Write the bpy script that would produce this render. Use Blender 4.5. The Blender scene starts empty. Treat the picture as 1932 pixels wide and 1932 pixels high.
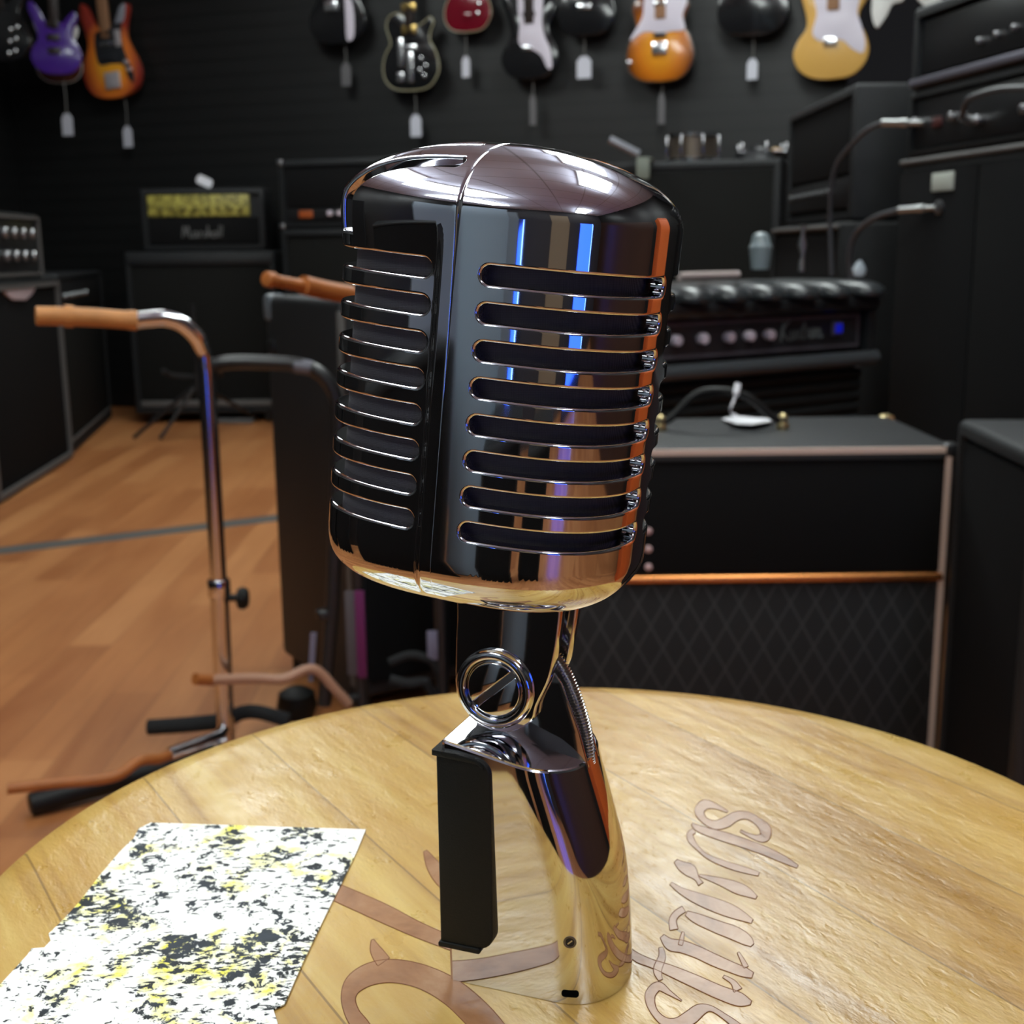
import bpy, bmesh, math, random
from mathutils import Vector, Matrix
from mathutils.geometry import delaunay_2d_cdt
random.seed(7)
PI = math.pi
SC = bpy.context.scene
COL = SC.collection

# ------------------------------------------------------------------ camera
CAMH = 0.85
FPX, CPX = 2335.0, 966.0
UP = Vector((-0.010284640282334086, 0.9782820765109854, 0.20702271602801803)).normalized()
FW = (Vector((0, 0, -1)) - UP * UP.dot(Vector((0, 0, -1)))).normalized()
RT = FW.cross(UP)
RW = Matrix((RT, FW, UP))           # camera frame -> world frame
CAMP = Vector((0, 0, CAMH))
VD = RW @ Vector((0, 0, -1))
def ray(px, py):
    return RW @ Vector(((px - CPX) / FPX, -(py - CPX) / FPX, -1.0))
def atY(px, py, Y):
    r = ray(px, py); return CAMP + r * (Y / r.y)
def atZ(px, py, z):
    r = ray(px, py); return CAMP + r * ((z - CAMH) / r.z)
def atX(px, py, X):
    r = ray(px, py); return CAMP + r * (X / r.x)

cam_d = bpy.data.cameras.new('camera')
cam = bpy.data.objects.new('camera', cam_d); COL.objects.link(cam)
cam.matrix_world = Matrix.Translation(CAMP) @ RW.to_4x4()
cam_d.sensor_width = 36.0
cam_d.lens = 36.0 * FPX / 1932.0
cam_d.clip_start = 0.01
cam_d.clip_end = 60
cam_d.dof.use_dof = True
cam_d.dof.focus_distance = 0.262
cam_d.dof.aperture_fstop = 32.0
SC.camera = cam
SC.view_settings.view_transform = 'Standard'
SC.view_settings.look = 'None'
SC.view_settings.gamma = 1.0
SC.view_settings.use_curve_mapping = False
SC.view_settings.exposure = 0.0

# ------------------------------------------------------------------ materials
MATS = {}
def srgb(r, g, b):
    def f(c):
        c /= 255.0
        return c / 12.92 if c <= 0.04045 else ((c + 0.055) / 1.055) ** 2.4
    return (f(r), f(g), f(b), 1.0)
def mat(name, col, rough=0.5, metal=0.0, bump=0.0, bscale=200.0, var=0.0, vscale=20.0, coat=0.0, emit=None, estr=0.0, spec=0.5, wave=None):
    if name in MATS: return MATS[name]
    m = bpy.data.materials.new(name); m.use_nodes = True
    nt = m.node_tree; b = nt.nodes['Principled BSDF']
    b.inputs['Base Color'].default_value = col
    b.inputs['Roughness'].default_value = rough
    b.inputs['Metallic'].default_value = metal
    b.inputs['Coat Weight'].default_value = coat
    b.inputs['Coat Roughness'].default_value = 0.08
    b.inputs['Specular IOR Level'].default_value = spec
    if emit:
        b.inputs['Emission Color'].default_value = emit
        b.inputs['Emission Strength'].default_value = estr
    tc = nt.nodes.new('ShaderNodeTexCoord')
    if var:
        n = nt.nodes.new('ShaderNodeTexNoise'); n.inputs['Scale'].default_value = vscale; n.inputs['Detail'].default_value = 4
        nt.links.new(tc.outputs['Object'], n.inputs['Vector'])
        mx = nt.nodes.new('ShaderNodeMix'); mx.data_type = 'RGBA'
        mx.inputs[6].default_value = tuple(c * (1 - var) for c in col[:3]) + (1,)
        mx.inputs[7].default_value = tuple(min(1, c * (1 + var)) for c in col[:3]) + (1,)
        nt.links.new(n.outputs['Fac'], mx.inputs[0]); nt.links.new(mx.outputs[2], b.inputs['Base Color'])
    if bump:
        n = nt.nodes.new('ShaderNodeTexNoise'); n.inputs['Scale'].default_value = bscale; n.inputs['Detail'].default_value = 3
        nt.links.new(tc.outputs['Object'], n.inputs['Vector'])
        bp = nt.nodes.new('ShaderNodeBump'); bp.inputs['Strength'].default_value = bump; bp.inputs['Distance'].default_value = 0.002
        nt.links.new(n.outputs['Fac'], bp.inputs['Height']); nt.links.new(bp.outputs['Normal'], b.inputs['Normal'])
    MATS[name] = m
    return m
def ramp(nt, fac, stops, interp='LINEAR'):
    r = nt.nodes.new('ShaderNodeValToRGB'); r.color_ramp.interpolation = interp
    e = r.color_ramp.elements
    e[0].position, e[0].color = stops[0]
    e[1].position, e[1].color = stops[-1]
    for p, c in stops[1:-1]:
        x = e.new(p); x.color = c
    nt.links.new(fac, r.inputs['Fac'])
    return r.outputs['Color']
def mixc(nt, fac, a, b, mode='MIX'):
    mx = nt.nodes.new('ShaderNodeMix'); mx.data_type = 'RGBA'; mx.blend_type = mode
    for i, v in ((0, fac), (6, a), (7, b)):
        if hasattr(v, 'is_output') or hasattr(v, 'links'): nt.links.new(v, mx.inputs[i])
        else: mx.inputs[i].default_value = v
    return mx.outputs[2]
def newmat(name):
    m = bpy.data.materials.new(name); m.use_nodes = True
    MATS[name] = m
    return m, m.node_tree, m.node_tree.nodes['Principled BSDF']
def texco(nt, scale=(1, 1, 1), rot=(0, 0, 0), kind='Object'):
    tc = nt.nodes.new('ShaderNodeTexCoord'); mp = nt.nodes.new('ShaderNodeMapping')
    mp.inputs['Scale'].default_value = scale; mp.inputs['Rotation'].default_value = rot
    nt.links.new(tc.outputs[kind], mp.inputs['Vector'])
    return mp.outputs['Vector']
def noise(nt, vec, scale, detail=4, rough=0.55, dist=0.0):
    n = nt.nodes.new('ShaderNodeTexNoise'); n.inputs['Scale'].default_value = scale
    n.inputs['Detail'].default_value = detail; n.inputs['Roughness'].default_value = rough; n.inputs['Distortion'].default_value = dist
    nt.links.new(vec, n.inputs['Vector']); return n.outputs['Fac']
def math_(nt, op, a, b=None):
    n = nt.nodes.new('ShaderNodeMath'); n.operation = op
    for i, v in ((0, a), (1, b)):
        if v is None: continue
        if hasattr(v, 'links'): nt.links.new(v, n.inputs[i])
        else: n.inputs[i].default_value = v
    return n.outputs[0]
def bumpn(nt, h, strength, dist=0.001):
    bp = nt.nodes.new('ShaderNodeBump'); bp.inputs['Strength'].default_value = strength; bp.inputs['Distance'].default_value = dist
    nt.links.new(h, bp.inputs['Height']); return bp.outputs['Normal']

CHROME = mat('chrome', (0.74, 0.74, 0.77, 1), 0.045, 1.0)
CHROME2 = mat('stand_chrome', (0.72, 0.72, 0.74, 1), 0.12, 1.0)
TOLEX = mat('black_tolex', (0.008, 0.0085, 0.009, 1), 0.6, bump=0.35, bscale=900, spec=0.25)
TOLEX2 = mat('worn_black_tolex', (0.014, 0.015, 0.0165, 1), 0.5, bump=0.35, bscale=900, spec=0.32)
CLOTH = mat('black_grille_cloth', (0.008, 0.008, 0.0085, 1), 0.9, bump=0.3, bscale=1500, spec=0.08)
CLOTH2 = mat('charcoal_grille_cloth', (0.011, 0.011, 0.0105, 1), 0.9, bump=0.3, bscale=1500, spec=0.08)
PIPING = mat('grey_piping', srgb(84, 82, 81), 0.55)
CREAM_PIPING = mat('cream_piping', srgb(192, 170, 158), 0.5)
BLACKMET = mat('black_metal', (0.012, 0.012, 0.013, 1), 0.35)
BLACKRUB = mat('black_rubber', (0.0045, 0.0045, 0.004, 1), 0.5, bump=0.15, bscale=2500, spec=0.3)
FOAM = mat('black_foam', (0.008, 0.008, 0.009, 1), 0.9, bump=0.4, bscale=900)
SILVER = mat('brushed_silver', (0.6, 0.6, 0.62, 1), 0.3, 1.0)
KNOBMET = mat('knob_metal', (0.66, 0.58, 0.66, 1), 0.35, 0.0)
WHITEPL = mat('white_paper', (0.78, 0.78, 0.82, 1), 0.6)
GREYMET = mat('grey_steel', (0.3, 0.31, 0.32, 1), 0.35, 1.0)
TAN = mat('tan_rubber', srgb(186, 126, 70), 0.5, var=0.25, vscale=25)
AMBER = mat('amber_rubber', srgb(160, 94, 42), 0.5, var=0.25, vscale=30)

# ------------------------------------------------------------------ mesh builder
class MB:
    def __init__(s): s.bm = bmesh.new()
    def _xf(s, verts, M):
        if M is not None: bmesh.ops.transform(s.bm, matrix=M, verts=verts)
    def box(s, lo, hi, bev=0.0, seg=2, M=None):
        b = bmesh.new()
        bmesh.ops.create_cube(b, size=1.0)
        for v in b.verts:
            v.co = Vector([(lo[i] + hi[i]) / 2 + v.co[i] * (hi[i] - lo[i]) for i in range(3)])
        if bev: bmesh.ops.bevel(b, geom=b.edges[:], offset=bev, segments=seg, affect='EDGES', profile=0.5)
        s.merge(b, M); return s
    def merge(s, b, M=None):
        if M is not None: bmesh.ops.transform(b, matrix=M, verts=b.verts)
        me = bpy.data.meshes.new('tmp'); b.to_mesh(me); b.free(); s.bm.from_mesh(me); bpy.data.meshes.remove(me)
    def tube(s, pts, r, seg=12, caps=True, closed=False):
        pts = [Vector(p) for p in pts]; n = len(pts)
        rs = r if isinstance(r, (list, tuple)) else [r] * n
        rings = []; nrm = None
        for i, p in enumerate(pts):
            if closed: t = (pts[(i + 1) % n] - pts[i - 1])
            else: t = (pts[min(i + 1, n - 1)] - pts[max(i - 1, 0)])
            t.normalize()
            if nrm is None:
                nrm = t.orthogonal().normalized()
            else:
                nrm = (nrm - t * nrm.dot(t)).normalized()
            bn = t.cross(nrm)
            rings.append([s.bm.verts.new(p + (nrm * math.cos(2 * PI * k / seg) + bn * math.sin(2 * PI * k / seg)) * rs[i]) for k in range(seg)])
        m = n if closed else n - 1
        for i in range(m):
            a, b = rings[i], rings[(i + 1) % n]
            for k in range(seg):
                s.bm.faces.new((a[k], a[(k + 1) % seg], b[(k + 1) % seg], b[k]))
        if caps and not closed:
            s.bm.faces.new(rings[0][::-1]); s.bm.faces.new(rings[-1])
        return s
    def cyl(s, p0, p1, r, seg=20, r1=None, bev=0.0):
        p0, p1 = Vector(p0), Vector(p1)
        if bev:
            d = (p1 - p0).normalized()
            return s.tube([p0, p0 + d * bev * .3, p0 + d * bev, p1 - d * bev, p1 - d * bev * .3, p1], [r - bev, r - bev * .3, r, r, r - bev * .3, r - bev], seg)
        return s.tube([p0, p1], [r, r if r1 is None else r1], seg)
    def lathe(s, prof, seg=32, M=None, cap0=True, cap1=True):
        b = bmesh.new(); rings = []
        for (r, z) in prof:
            if r < 1e-7: rings.append([b.verts.new((0, 0, z))])
            else: rings.append([b.verts.new((r * math.cos(2 * PI * k / seg), r * math.sin(2 * PI * k / seg), z)) for k in range(seg)])
        for a, c in zip(rings, rings[1:]):
            for k in range(seg):
                k2 = (k + 1) % seg
                if len(a) == 1 and len(c) == 1: continue
                if len(a) == 1: b.faces.new((a[0], c[k2], c[k]))
                elif len(c) == 1: b.faces.new((a[k], a[k2], c[0]))
                else: b.faces.new((a[k], a[k2], c[k2], c[k]))
        if cap0 and len(rings[0]) > 1: b.faces.new(rings[0][::-1])
        if cap1 and len(rings[-1]) > 1: b.faces.new(rings[-1])
        s.merge(b, M); return s
    def prism(s, poly, z0, z1, bev=0.0, seg=2, M=None):
        # polygon in local XY, extruded along local Z
        b = bmesh.new()
        vs = [b.verts.new((p[0], p[1], z0)) for p in poly]
        f = b.faces.new(vs)
        r = bmesh.ops.extrude_face_region(b, geom=[f])
        nv = [g for g in r['geom'] if isinstance(g, bmesh.types.BMVert)]
        for v in nv: v.co.z = z1
        bmesh.ops.recalc_face_normals(b, faces=b.faces)
        if bev:
            es = [e for e in b.edges if abs(e.verts[0].co.z - e.verts[1].co.z) < 1e-9]
            bmesh.ops.bevel(b, geom=es, offset=bev, segments=seg, affect='EDGES', profile=0.5)
        bmesh.ops.triangulate(b, faces=[f for f in b.faces if len(f.verts) > 4])
        s.merge(b, M); return s
    def face(s, pts):
        s.bm.faces.new([s.bm.verts.new(p) for p in pts]); return s
    def build(s, name, m, parent=None, smooth=True, ang=35, recalc=True, loc=None):
        bm = s.bm
        if recalc: bmesh.ops.recalc_face_normals(bm, faces=bm.faces)
        for f in bm.faces: f.smooth = smooth
        if smooth:
            c = math.radians(ang)
            for e in bm.edges:
                if len(e.link_faces) == 2:
                    if e.calc_face_angle(0) > c: e.smooth = False
                else: e.smooth = False
        me = bpy.data.meshes.new(name); bm.to_mesh(me); bm.free()
        me.materials.append(m)
        o = bpy.data.objects.new(name, me); COL.objects.link(o)
        if parent: o.parent = parent
        if loc is not None: o.location = loc
        return o
def tag(o, label, cat, group=None):
    o['label'] = label; o['category'] = cat
    if group: o['group'] = group
    return o
def structure(o):
    o['kind'] = 'structure'; return o
def thing(name, label, cat, loc=(0, 0, 0), rz=0.0, group=None, M=None):
    o = bpy.data.objects.new(name, None); COL.objects.link(o)
    o.empty_display_size = 0.05
    if M is not None: o.matrix_world = M
    else: o.location = loc; o.rotation_euler = (0, 0, rz)
    return tag(o, label, cat, group)
def catmull(pts, n=8, closed=False):
    pts = [Vector(p) for p in pts]; N = len(pts); out = []
    for i in range(N if closed else N - 1):
        if closed: p0, p1, p2, p3 = pts[i - 1], pts[i], pts[(i + 1) % N], pts[(i + 2) % N]
        else: p0, p1, p2, p3 = pts[max(i - 1, 0)], pts[i], pts[i + 1], pts[min(i + 2, N - 1)]
        for k in range(n):
            t = k / n
            out.append(0.5 * ((2 * p1) + (p2 - p0) * t + (2 * p0 - 5 * p1 + 4 * p2 - p3) * t * t + (3 * p1 - p0 - 3 * p2 + p3) * t ** 3))
    if not closed: out.append(pts[-1])
    return out
def roundrect(x0, y0, x1, y1, r, n=6):
    out = []
    for cx, cy, a0 in ((x1 - r, y1 - r, 0), (x0 + r, y1 - r, PI / 2), (x0 + r, y0 + r, PI), (x1 - r, y0 + r, 1.5 * PI)):
        for k in range(n + 1):
            a = a0 + PI / 2 * k / n; out.append((cx + r * math.cos(a), cy + r * math.sin(a)))
    return out
XZ = Matrix(((1, 0, 0, 0), (0, 0, -1, 0), (0, 1, 0, 0), (0, 0, 0, 1)))   # local (x,y,z)->(x,-z,y): polygon in XZ, extruded towards -y
LSTR = 13.0
FIXT = [(-1.12, 1.0, 0.42, 1.2, 0), (-1.2, -0.4, 0.42, 1.2, 0.1), (-1.85, -1.75, 0.42, 1.2, 0),
        (0.78, 1.3, 0.5, 1.15, 0), (0.68, 3.1, 0.5, 1.2, 0), (0.6, 4.45, 0.5, 1.2, 0), (0.92, -2.3, 0.55, 1.2, 0), (-1.25, 4.75, 0.5, 1.2, 0)]
# ================================================================== MICROPHONE
P = 0.008                                   # slot pitch in metres, the unit used below
MC = CAMP + Vector((-0.0007174, 0.2954765, -0.0042117))
PSI = math.radians(21.2); TILT = math.radians(6.18)
TABLE_Z = CAMH - 0.182
ZT = (TABLE_Z - MC.z) / P                   # table height in the mic's own units
mic = thing('microphone', 'vintage chrome ribbed microphone tilted on its short chrome stand on the wooden table', 'microphone',
            loc=(MC.x, MC.y, TABLE_Z), rz=-PSI)
OFF = Vector((0, 0, MC.z - TABLE_Z))
HEADM = Matrix.Translation(OFF) @ Matrix.Rotation(TILT, 4, 'Y') @ Matrix.Scale(P, 4)
BASEM = Matrix.Translation(OFF) @ Matrix.Scale(P, 4)

HA, HB, HN = 4.9, 3.85, 2.8
Z1, Z2, HT, HBOT, MT, MBO, KW = 1.5, -7.95, 2.02, 1.85, 2.0, 2.7, 3.0
# arc-length table of a quarter of the cross-section, from the seam (0,b) to the tip (a,0)
QT = []
_p = None; _l = 0
for i in range(2001):
    th = PI / 2 * i / 2000
    x = HA * math.sin(th) ** (2 / HN); y = HB * math.cos(th) ** (2 / HN)
    if _p: _l += math.hypot(x - _p[0], y - _p[1])
    _p = (x, y); QT.append((_l, x, y))
QL = _l
import bisect
_QK = [q[0] for q in QT]
def quarter(s):
    s = max(0.0, min(QL, s)); i = min(max(bisect.bisect(_QK, s), 1), 2000)
    a, b = QT[i - 1], QT[i]; t = (s - a[0]) / max(1e-9, b[0] - a[0])
    return a[1] + (b[1] - a[1]) * t, a[2] + (b[2] - a[2]) * t
_QX = [(math.atan2(q[1] / HA, q[2] / HB), q[0]) for q in QT]; _QXK = [q[0] for q in _QX]
def arc_of(cx, cy):
    a = math.atan2(abs(cx) / HA, abs(cy) / HB); i = min(max(bisect.bisect(_QXK, a), 1), 2000)
    p, q = _QX[i - 1], _QX[i]; t = (a - p[0]) / max(1e-12, q[0] - p[0]); return p[1] + (q[1] - p[1]) * t
def sst(e0, e1, x):
    t = max(0.0, min(1.0, (x - e0) / (e1 - e0))); return t * t * (3 - 2 * t)
def recess(sig, z):
    # pressed-in panel of the front shell
    return 0.16 * sst(0.42, 0.58, sig) * sst(1.45, -0.3, z) * sst(-9.4, -8.3, z)
def rho_of(u, v): return ((abs(u) / HA) ** HN + (abs(v) / HB) ** HN) ** (1 / HN)
def surf(u, v, front):
    rho = rho_of(u, v)
    if rho < 1e-6: return Vector((0, 0, Z1 + HT)), Vector((0, 0, 1))
    cx, cy = u / rho, v / rho
    g = Vector(((abs(cx) / HA) ** (HN - 1) * math.copysign(1, cx) / HA, (abs(cy) / HB) ** (HN - 1) * math.copysign(1, cy) / HB, 0))
    if rho <= 1:
        ze = max(0.0, 1 - rho ** MT) ** (1 / MT)
        p = Vector((u, v, Z1 + HT * ze)); n = g * rho ** (MT - 1) + Vector((0, 0, ze ** (MT - 1) / HT))
    else:
        h = (rho - 1) * KW
        if h <= Z1 - Z2:
            p = Vector((cx, cy, Z1 - h)); n = g.copy()
        else:
            ph = min((h - (Z1 - Z2)) / 2.6 * PI / 2, PI / 2 - 0.02)
            rb = math.cos(ph) ** (2 / MBO); ze = math.sin(ph) ** (2 / MBO)
            p = Vector((cx * rb, cy * rb, Z2 - HBOT * ze)); n = g * rb ** (MBO - 1) - Vector((0, 0, ze ** (MBO - 1) / HBOT))
    n.normalize()
    if front:
        p.x *= 0.97; n.x /= 0.97; n.normalize()
        s = arc_of(cx, cy); z = p.z
        d = recess(s, z)
        if d > 0:
            e = 0.02
            ds = (recess(s + e, z) - recess(s - e, z)) / (2 * e); dz = (recess(s, z + e) - recess(s, z - e)) / (2 * e)
            t = Vector((-g.y, g.x, 0)).normalized()
            if t.x > 0: t = -t            # direction of growing arc length on the front half
            grad = t * ds + Vector((0, 0, 1)) * dz
            grad -= n * grad.dot(n)
            p = p - n * d
            n = (n + grad).normalized()
    return p, n
def wall_uv(s, z, xs, ys):
    cx, cy = quarter(s); k = 1 + (Z1 - z) / KW
    return (xs * cx * k, ys * cy * k)
def arc_pts(n, c, r, a0, a1):
    return [(c[0] + r * math.cos(a0 + (a1 - a0) * i / n), c[1] + r * math.sin(a0 + (a1 - a0) * i / n)) for i in range(n + 1)]
SH = 0.345                                  # half height of a slot
def back_slot(k, ys):
    s0, s1, R = 0.68, QL - 0.30, SH
    pts = [(s0 + R + (s1 - s0 - 2 * R) * i / 26, -k - SH) for i in range(27)]
    pts += arc_pts(10, (s1 - R, -k), R, -PI / 2, PI / 2)[1:-1]
    pts += [(s1 - R - (s1 - s0 - 2 * R) * i / 26, -k + SH) for i in range(27)]
    pts += arc_pts(10, (s0 + R, -k), R, PI / 2, 3 * PI / 2)[1:-1]
    return [wall_uv(s, z, 1, ys) for s, z in pts]
def front_slot(k):
    s0, R = 0.66, SH; L = 2 * QL - 2 * s0
    def m(q, z):
        q += s0
        if q <= QL: return wall_uv(q, z, -1, -1)
        return wall_uv(2 * QL - q, z, -1, 1)
    n = 64
    pts = [(R + (L - 2 * R) * i / n, -k - SH) for i in range(n + 1)]
    pts += arc_pts(10, (L - R, -k), R, -PI / 2, PI / 2)[1:-1]
    pts += [(L - R - (L - 2 * R) * i / n, -k + SH) for i in range(n + 1)]
    pts += arc_pts(10, (R, -k), R, PI / 2, 3 * PI / 2)[1:-1]
    return [m(q, z) for q, z in pts]
def top_slot(l0, hw, x_end, z_end):
    # slot running over the dome towards the front and a little way down the front wall
    def edge(l):
        ue = HA * max(1e-6, 1 - (abs(l) / HB) ** HN) ** (1 / HN)
        out = []
        n = 20
        for i in range(n + 1):
            t = math.sin(PI / 2 * i / n)
            out.append((x_end - (ue * 0.9999 + x_end) * t, l))
        s = arc_of(-ue, l); ys = 1 if l >= 0 else -1
        for i in range(1, 6):
            out.append(wall_uv(s, Z1 + (z_end - Z1) * i / 5, -1, ys))
        return out
    a = edge(l0 - hw); b = edge(l0 + hw)
    cap = [(x_end + hw * 0.8 * math.cos(t), l0 + hw * math.sin(t)) for t in [-PI / 2 + PI * i / 8 for i in range(1, 8)]]
    return a[::-1] + cap + b
def shell(name, front, loops, label=None):
    xs = -1 if front else 1
    g = 0.10
    RM = 1 + (Z1 - Z2 + 2.35) / KW           # outermost ring of the unfolded sheet
    # outer boundary: seam line plus the outer arc
    bl = []
    vmax = HB * RM
    vs = []
    nz = 130
    for i in range(-nz, nz + 1):
        vs.append(vmax * math.copysign(abs(i / nz) ** 1.25, i))
    bl += [(xs * g, v) for v in vs]
    for i in range(1, 160):
        th = PI * i / 160
        bl.append((xs * max(g, HA * RM * math.sin(th) ** (2 / HN)), vmax * math.copysign(abs(math.cos(th)) ** (2 / HN), math.cos(th))))
    verts = []; edges = []; loopidx = []
    for lp in [bl] + loops:
        i0 = len(verts); n = len(lp)
        verts += [Vector(q) for q in lp]
        edges += [(i0 + i, i0 + (i + 1) % n) for i in range(n)]
        loopidx.append((i0, n))
    def inside(pt, poly):
        x, y = pt; c = False; j = len(poly) - 1
        for i in range(len(poly)):
            xi, yi = poly[i]; xj, yj = poly[j]
            if (yi > y) != (yj > y) and x < (xj - xi) * (y - yi) / (yj - yi) + xi: c = not c
            j = i
        return c
    boxes = [(min(q[0] for q in lp), max(q[0] for q in lp), min(q[1] for q in lp), max(q[1] for q in lp)) for lp in loops]
    # coarse hash of loop vertices to keep free points off the boundaries
    H = {}
    def key(p): return (int(math.floor(p[0] / 0.4)), int(math.floor(p[1] / 0.4)))
    for v in verts: H.setdefault(key(v), []).append(v)
    def near(p, d):
        k = key(p)
        for a in (-1, 0, 1):
            for b in (-1, 0, 1):
                for v in H.get((k[0] + a, k[1] + b), ()):
                    if abs(v.x - p[0]) < d and abs(v.y - p[1]) < d: return True
        return False
    def try_add(u, v, d):
        if u * xs < g + d: return
        if near((u, v), d): return
        for lp, bx in zip(loops, boxes):
            if bx[0] - d < u < bx[1] + d and bx[2] - d < v < bx[3] + d and inside((u, v), lp): return
        verts.append(Vector((u, v)))
    hs = []
    for i in range(1, 22):
        hs.append(('d', math.sin(PI / 2 * i / 22)))
    z = Z1
    while z > Z2: hs.append(('w', 1 + (Z1 - z) / KW)); z -= 0.145
    for i in range(0, 20): hs.append(('w', 1 + (Z1 - Z2 + 2.3 * i / 20) / KW))
    for j, (kind, rr) in enumerate(hs):
        n = max(6, int(QL / 0.16 * (rr if kind == 'd' else 1)))
        for ys in (-1, 1):
            for i in range(n + 1):
                if i == n and ys == 1: continue
                cx, cy = quarter(QL * i / n)
                try_add(xs * cx * rr, ys * cy * rr, 0.05 * rr if rr > 1 else 0.04)
    res = delaunay_2d_cdt(verts, edges, [], 0, 1e-6)
    V2, F2, orig = res[0], res[2], res[3]
    omap = {}
    for i, o in enumerate(orig):
        for k in o: omap[k] = i
    tris = []
    for f in F2:
        c = sum((V2[i] for i in f), Vector((0, 0))) / len(f)
        if c.x * xs < g: continue
        if rho_of(c.x, c.y) > RM * 1.002: continue
        bad = False
        for lp, bx in zip(loops, boxes):
            if bx[0] < c.x < bx[1] and bx[2] < c.y < bx[3] and inside(c, lp): bad = True; break
        if not bad: tris.append(list(f))
    Ps = []; Ns = []
    for v in V2:
        p, n = surf(v.x, v.y, front); Ps.append(p); Ns.append(n)
    nv = len(Ps)
    faces = []
    for t in tris:
        a, b, c = t
        fn = (Ps[b] - Ps[a]).cross(Ps[c] - Ps[a])
        if fn.dot(Ns[a] + Ns[b] + Ns[c]) < 0: t = [a, c, b]
        faces.append(t)
    no = len(faces)
    VP = list(Ps); VN = list(Ns)
    TH = 0.42
    # inner skin
    for i in range(nv):
        VP.append(Ps[i] - Ns[i] * TH); VN.append(-Ns[i])
    faces += [[t[0] + nv, t[2] + nv, t[1] + nv] for t in faces[:no]]
    # rims
    for li, (i0, n) in enumerate(loopidx):
        r = 0.105 if li else 0.2
        idx = [omap[i0 + i] for i in range(n)]
        if li == 0: poly = bl
        else: poly = loops[li - 1]
        area = sum(poly[i][0] * poly[(i + 1) % n][1] - poly[(i + 1) % n][0] * poly[i][1] for i in range(n))
        Ds = []
        for i in range(n):
            t = (Ps[idx[(i + 1) % n]] - Ps[idx[i - 1]])
            N = Ns[idx[i]]
            d = N.cross(t)
            if d.length < 1e-9: d = Vector((xs, 0, 0))
            d.normalize()
            Ds.append(d)
        # orient: towards the hole (or away from the shell for the outer loop)
        # sheet seen from outside keeps (u,v) orientation at the top, so left of travel = N x t
        sgn = 1 if area > 0 else -1
        if li == 0: sgn = -sgn
        Ds = [d * sgn for d in Ds]
        rings = [idx]
        for th in (22, 45, 68, 90):
            a = math.radians(th); ring = []
            for i in range(n):
                N = Ns[idx[i]]; q = Ps[idx[i]] + Ds[i] * r * math.sin(a) - N * r * (1 - math.cos(a))
                VP.append(q); VN.append(N * math.cos(a) + Ds[i] * math.sin(a)); ring.append(len(VP) - 1)
            rings.append(ring)
        ring = []
        for i in range(n):
            VP.append(Ps[idx[i]] + Ds[i] * r - Ns[idx[i]] * TH); VN.append(Ds[i].copy()); ring.append(len(VP) - 1)
        rings.append(ring)
        rings.append([k + nv for k in idx])
        for ra, rb in zip(rings, rings[1:]):
            for i in range(n):
                j = (i + 1) % n
                q = [ra[i], ra[j], rb[j], rb[i]]
                fn = (VP[q[2]] - VP[q[0]]).cross(VP[q[3]] - VP[q[1]])
                if fn.dot(VN[q[0]] + VN[q[1]] + VN[q[2]] + VN[q[3]]) < 0: q = q[::-1]
                faces.append(q)
    me = bpy.data.meshes.new(name)
    me.from_pydata([HEADM @ p for p in VP], [], faces)
    me.update()
    for pl in me.polygons: pl.use_smooth = True
    RN = HEADM.to_3x3().normalized()
    me.normals_split_custom_set_from_vertices([(RN @ n).normalized() for n in VN])
    me.materials.append(CHROME)
    o = bpy.data.objects.new(name, me); COL.objects.link(o); o.parent = mic
    return o
ROWS = range(0, 8)
back_loops = [back_slot(k, ys) for k in ROWS for ys in (-1, 1)]
TOPS = [(-2.85, 0.33, -0.55, 0.6), (-1.45, 0.3, -0.62, 0.75), (0.0, 0.27, -0.65, 0.75), (1.45, 0.3, -0.62, 0.75), (2.85, 0.33, -0.55, 0.6)]
front_loops = [front_slot(k) for k in ROWS] + [top_slot(*t) for t in TOPS]
shell('front_grille_shell', True, front_loops)
shell('rear_grille_shell', False, back_loops)

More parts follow.
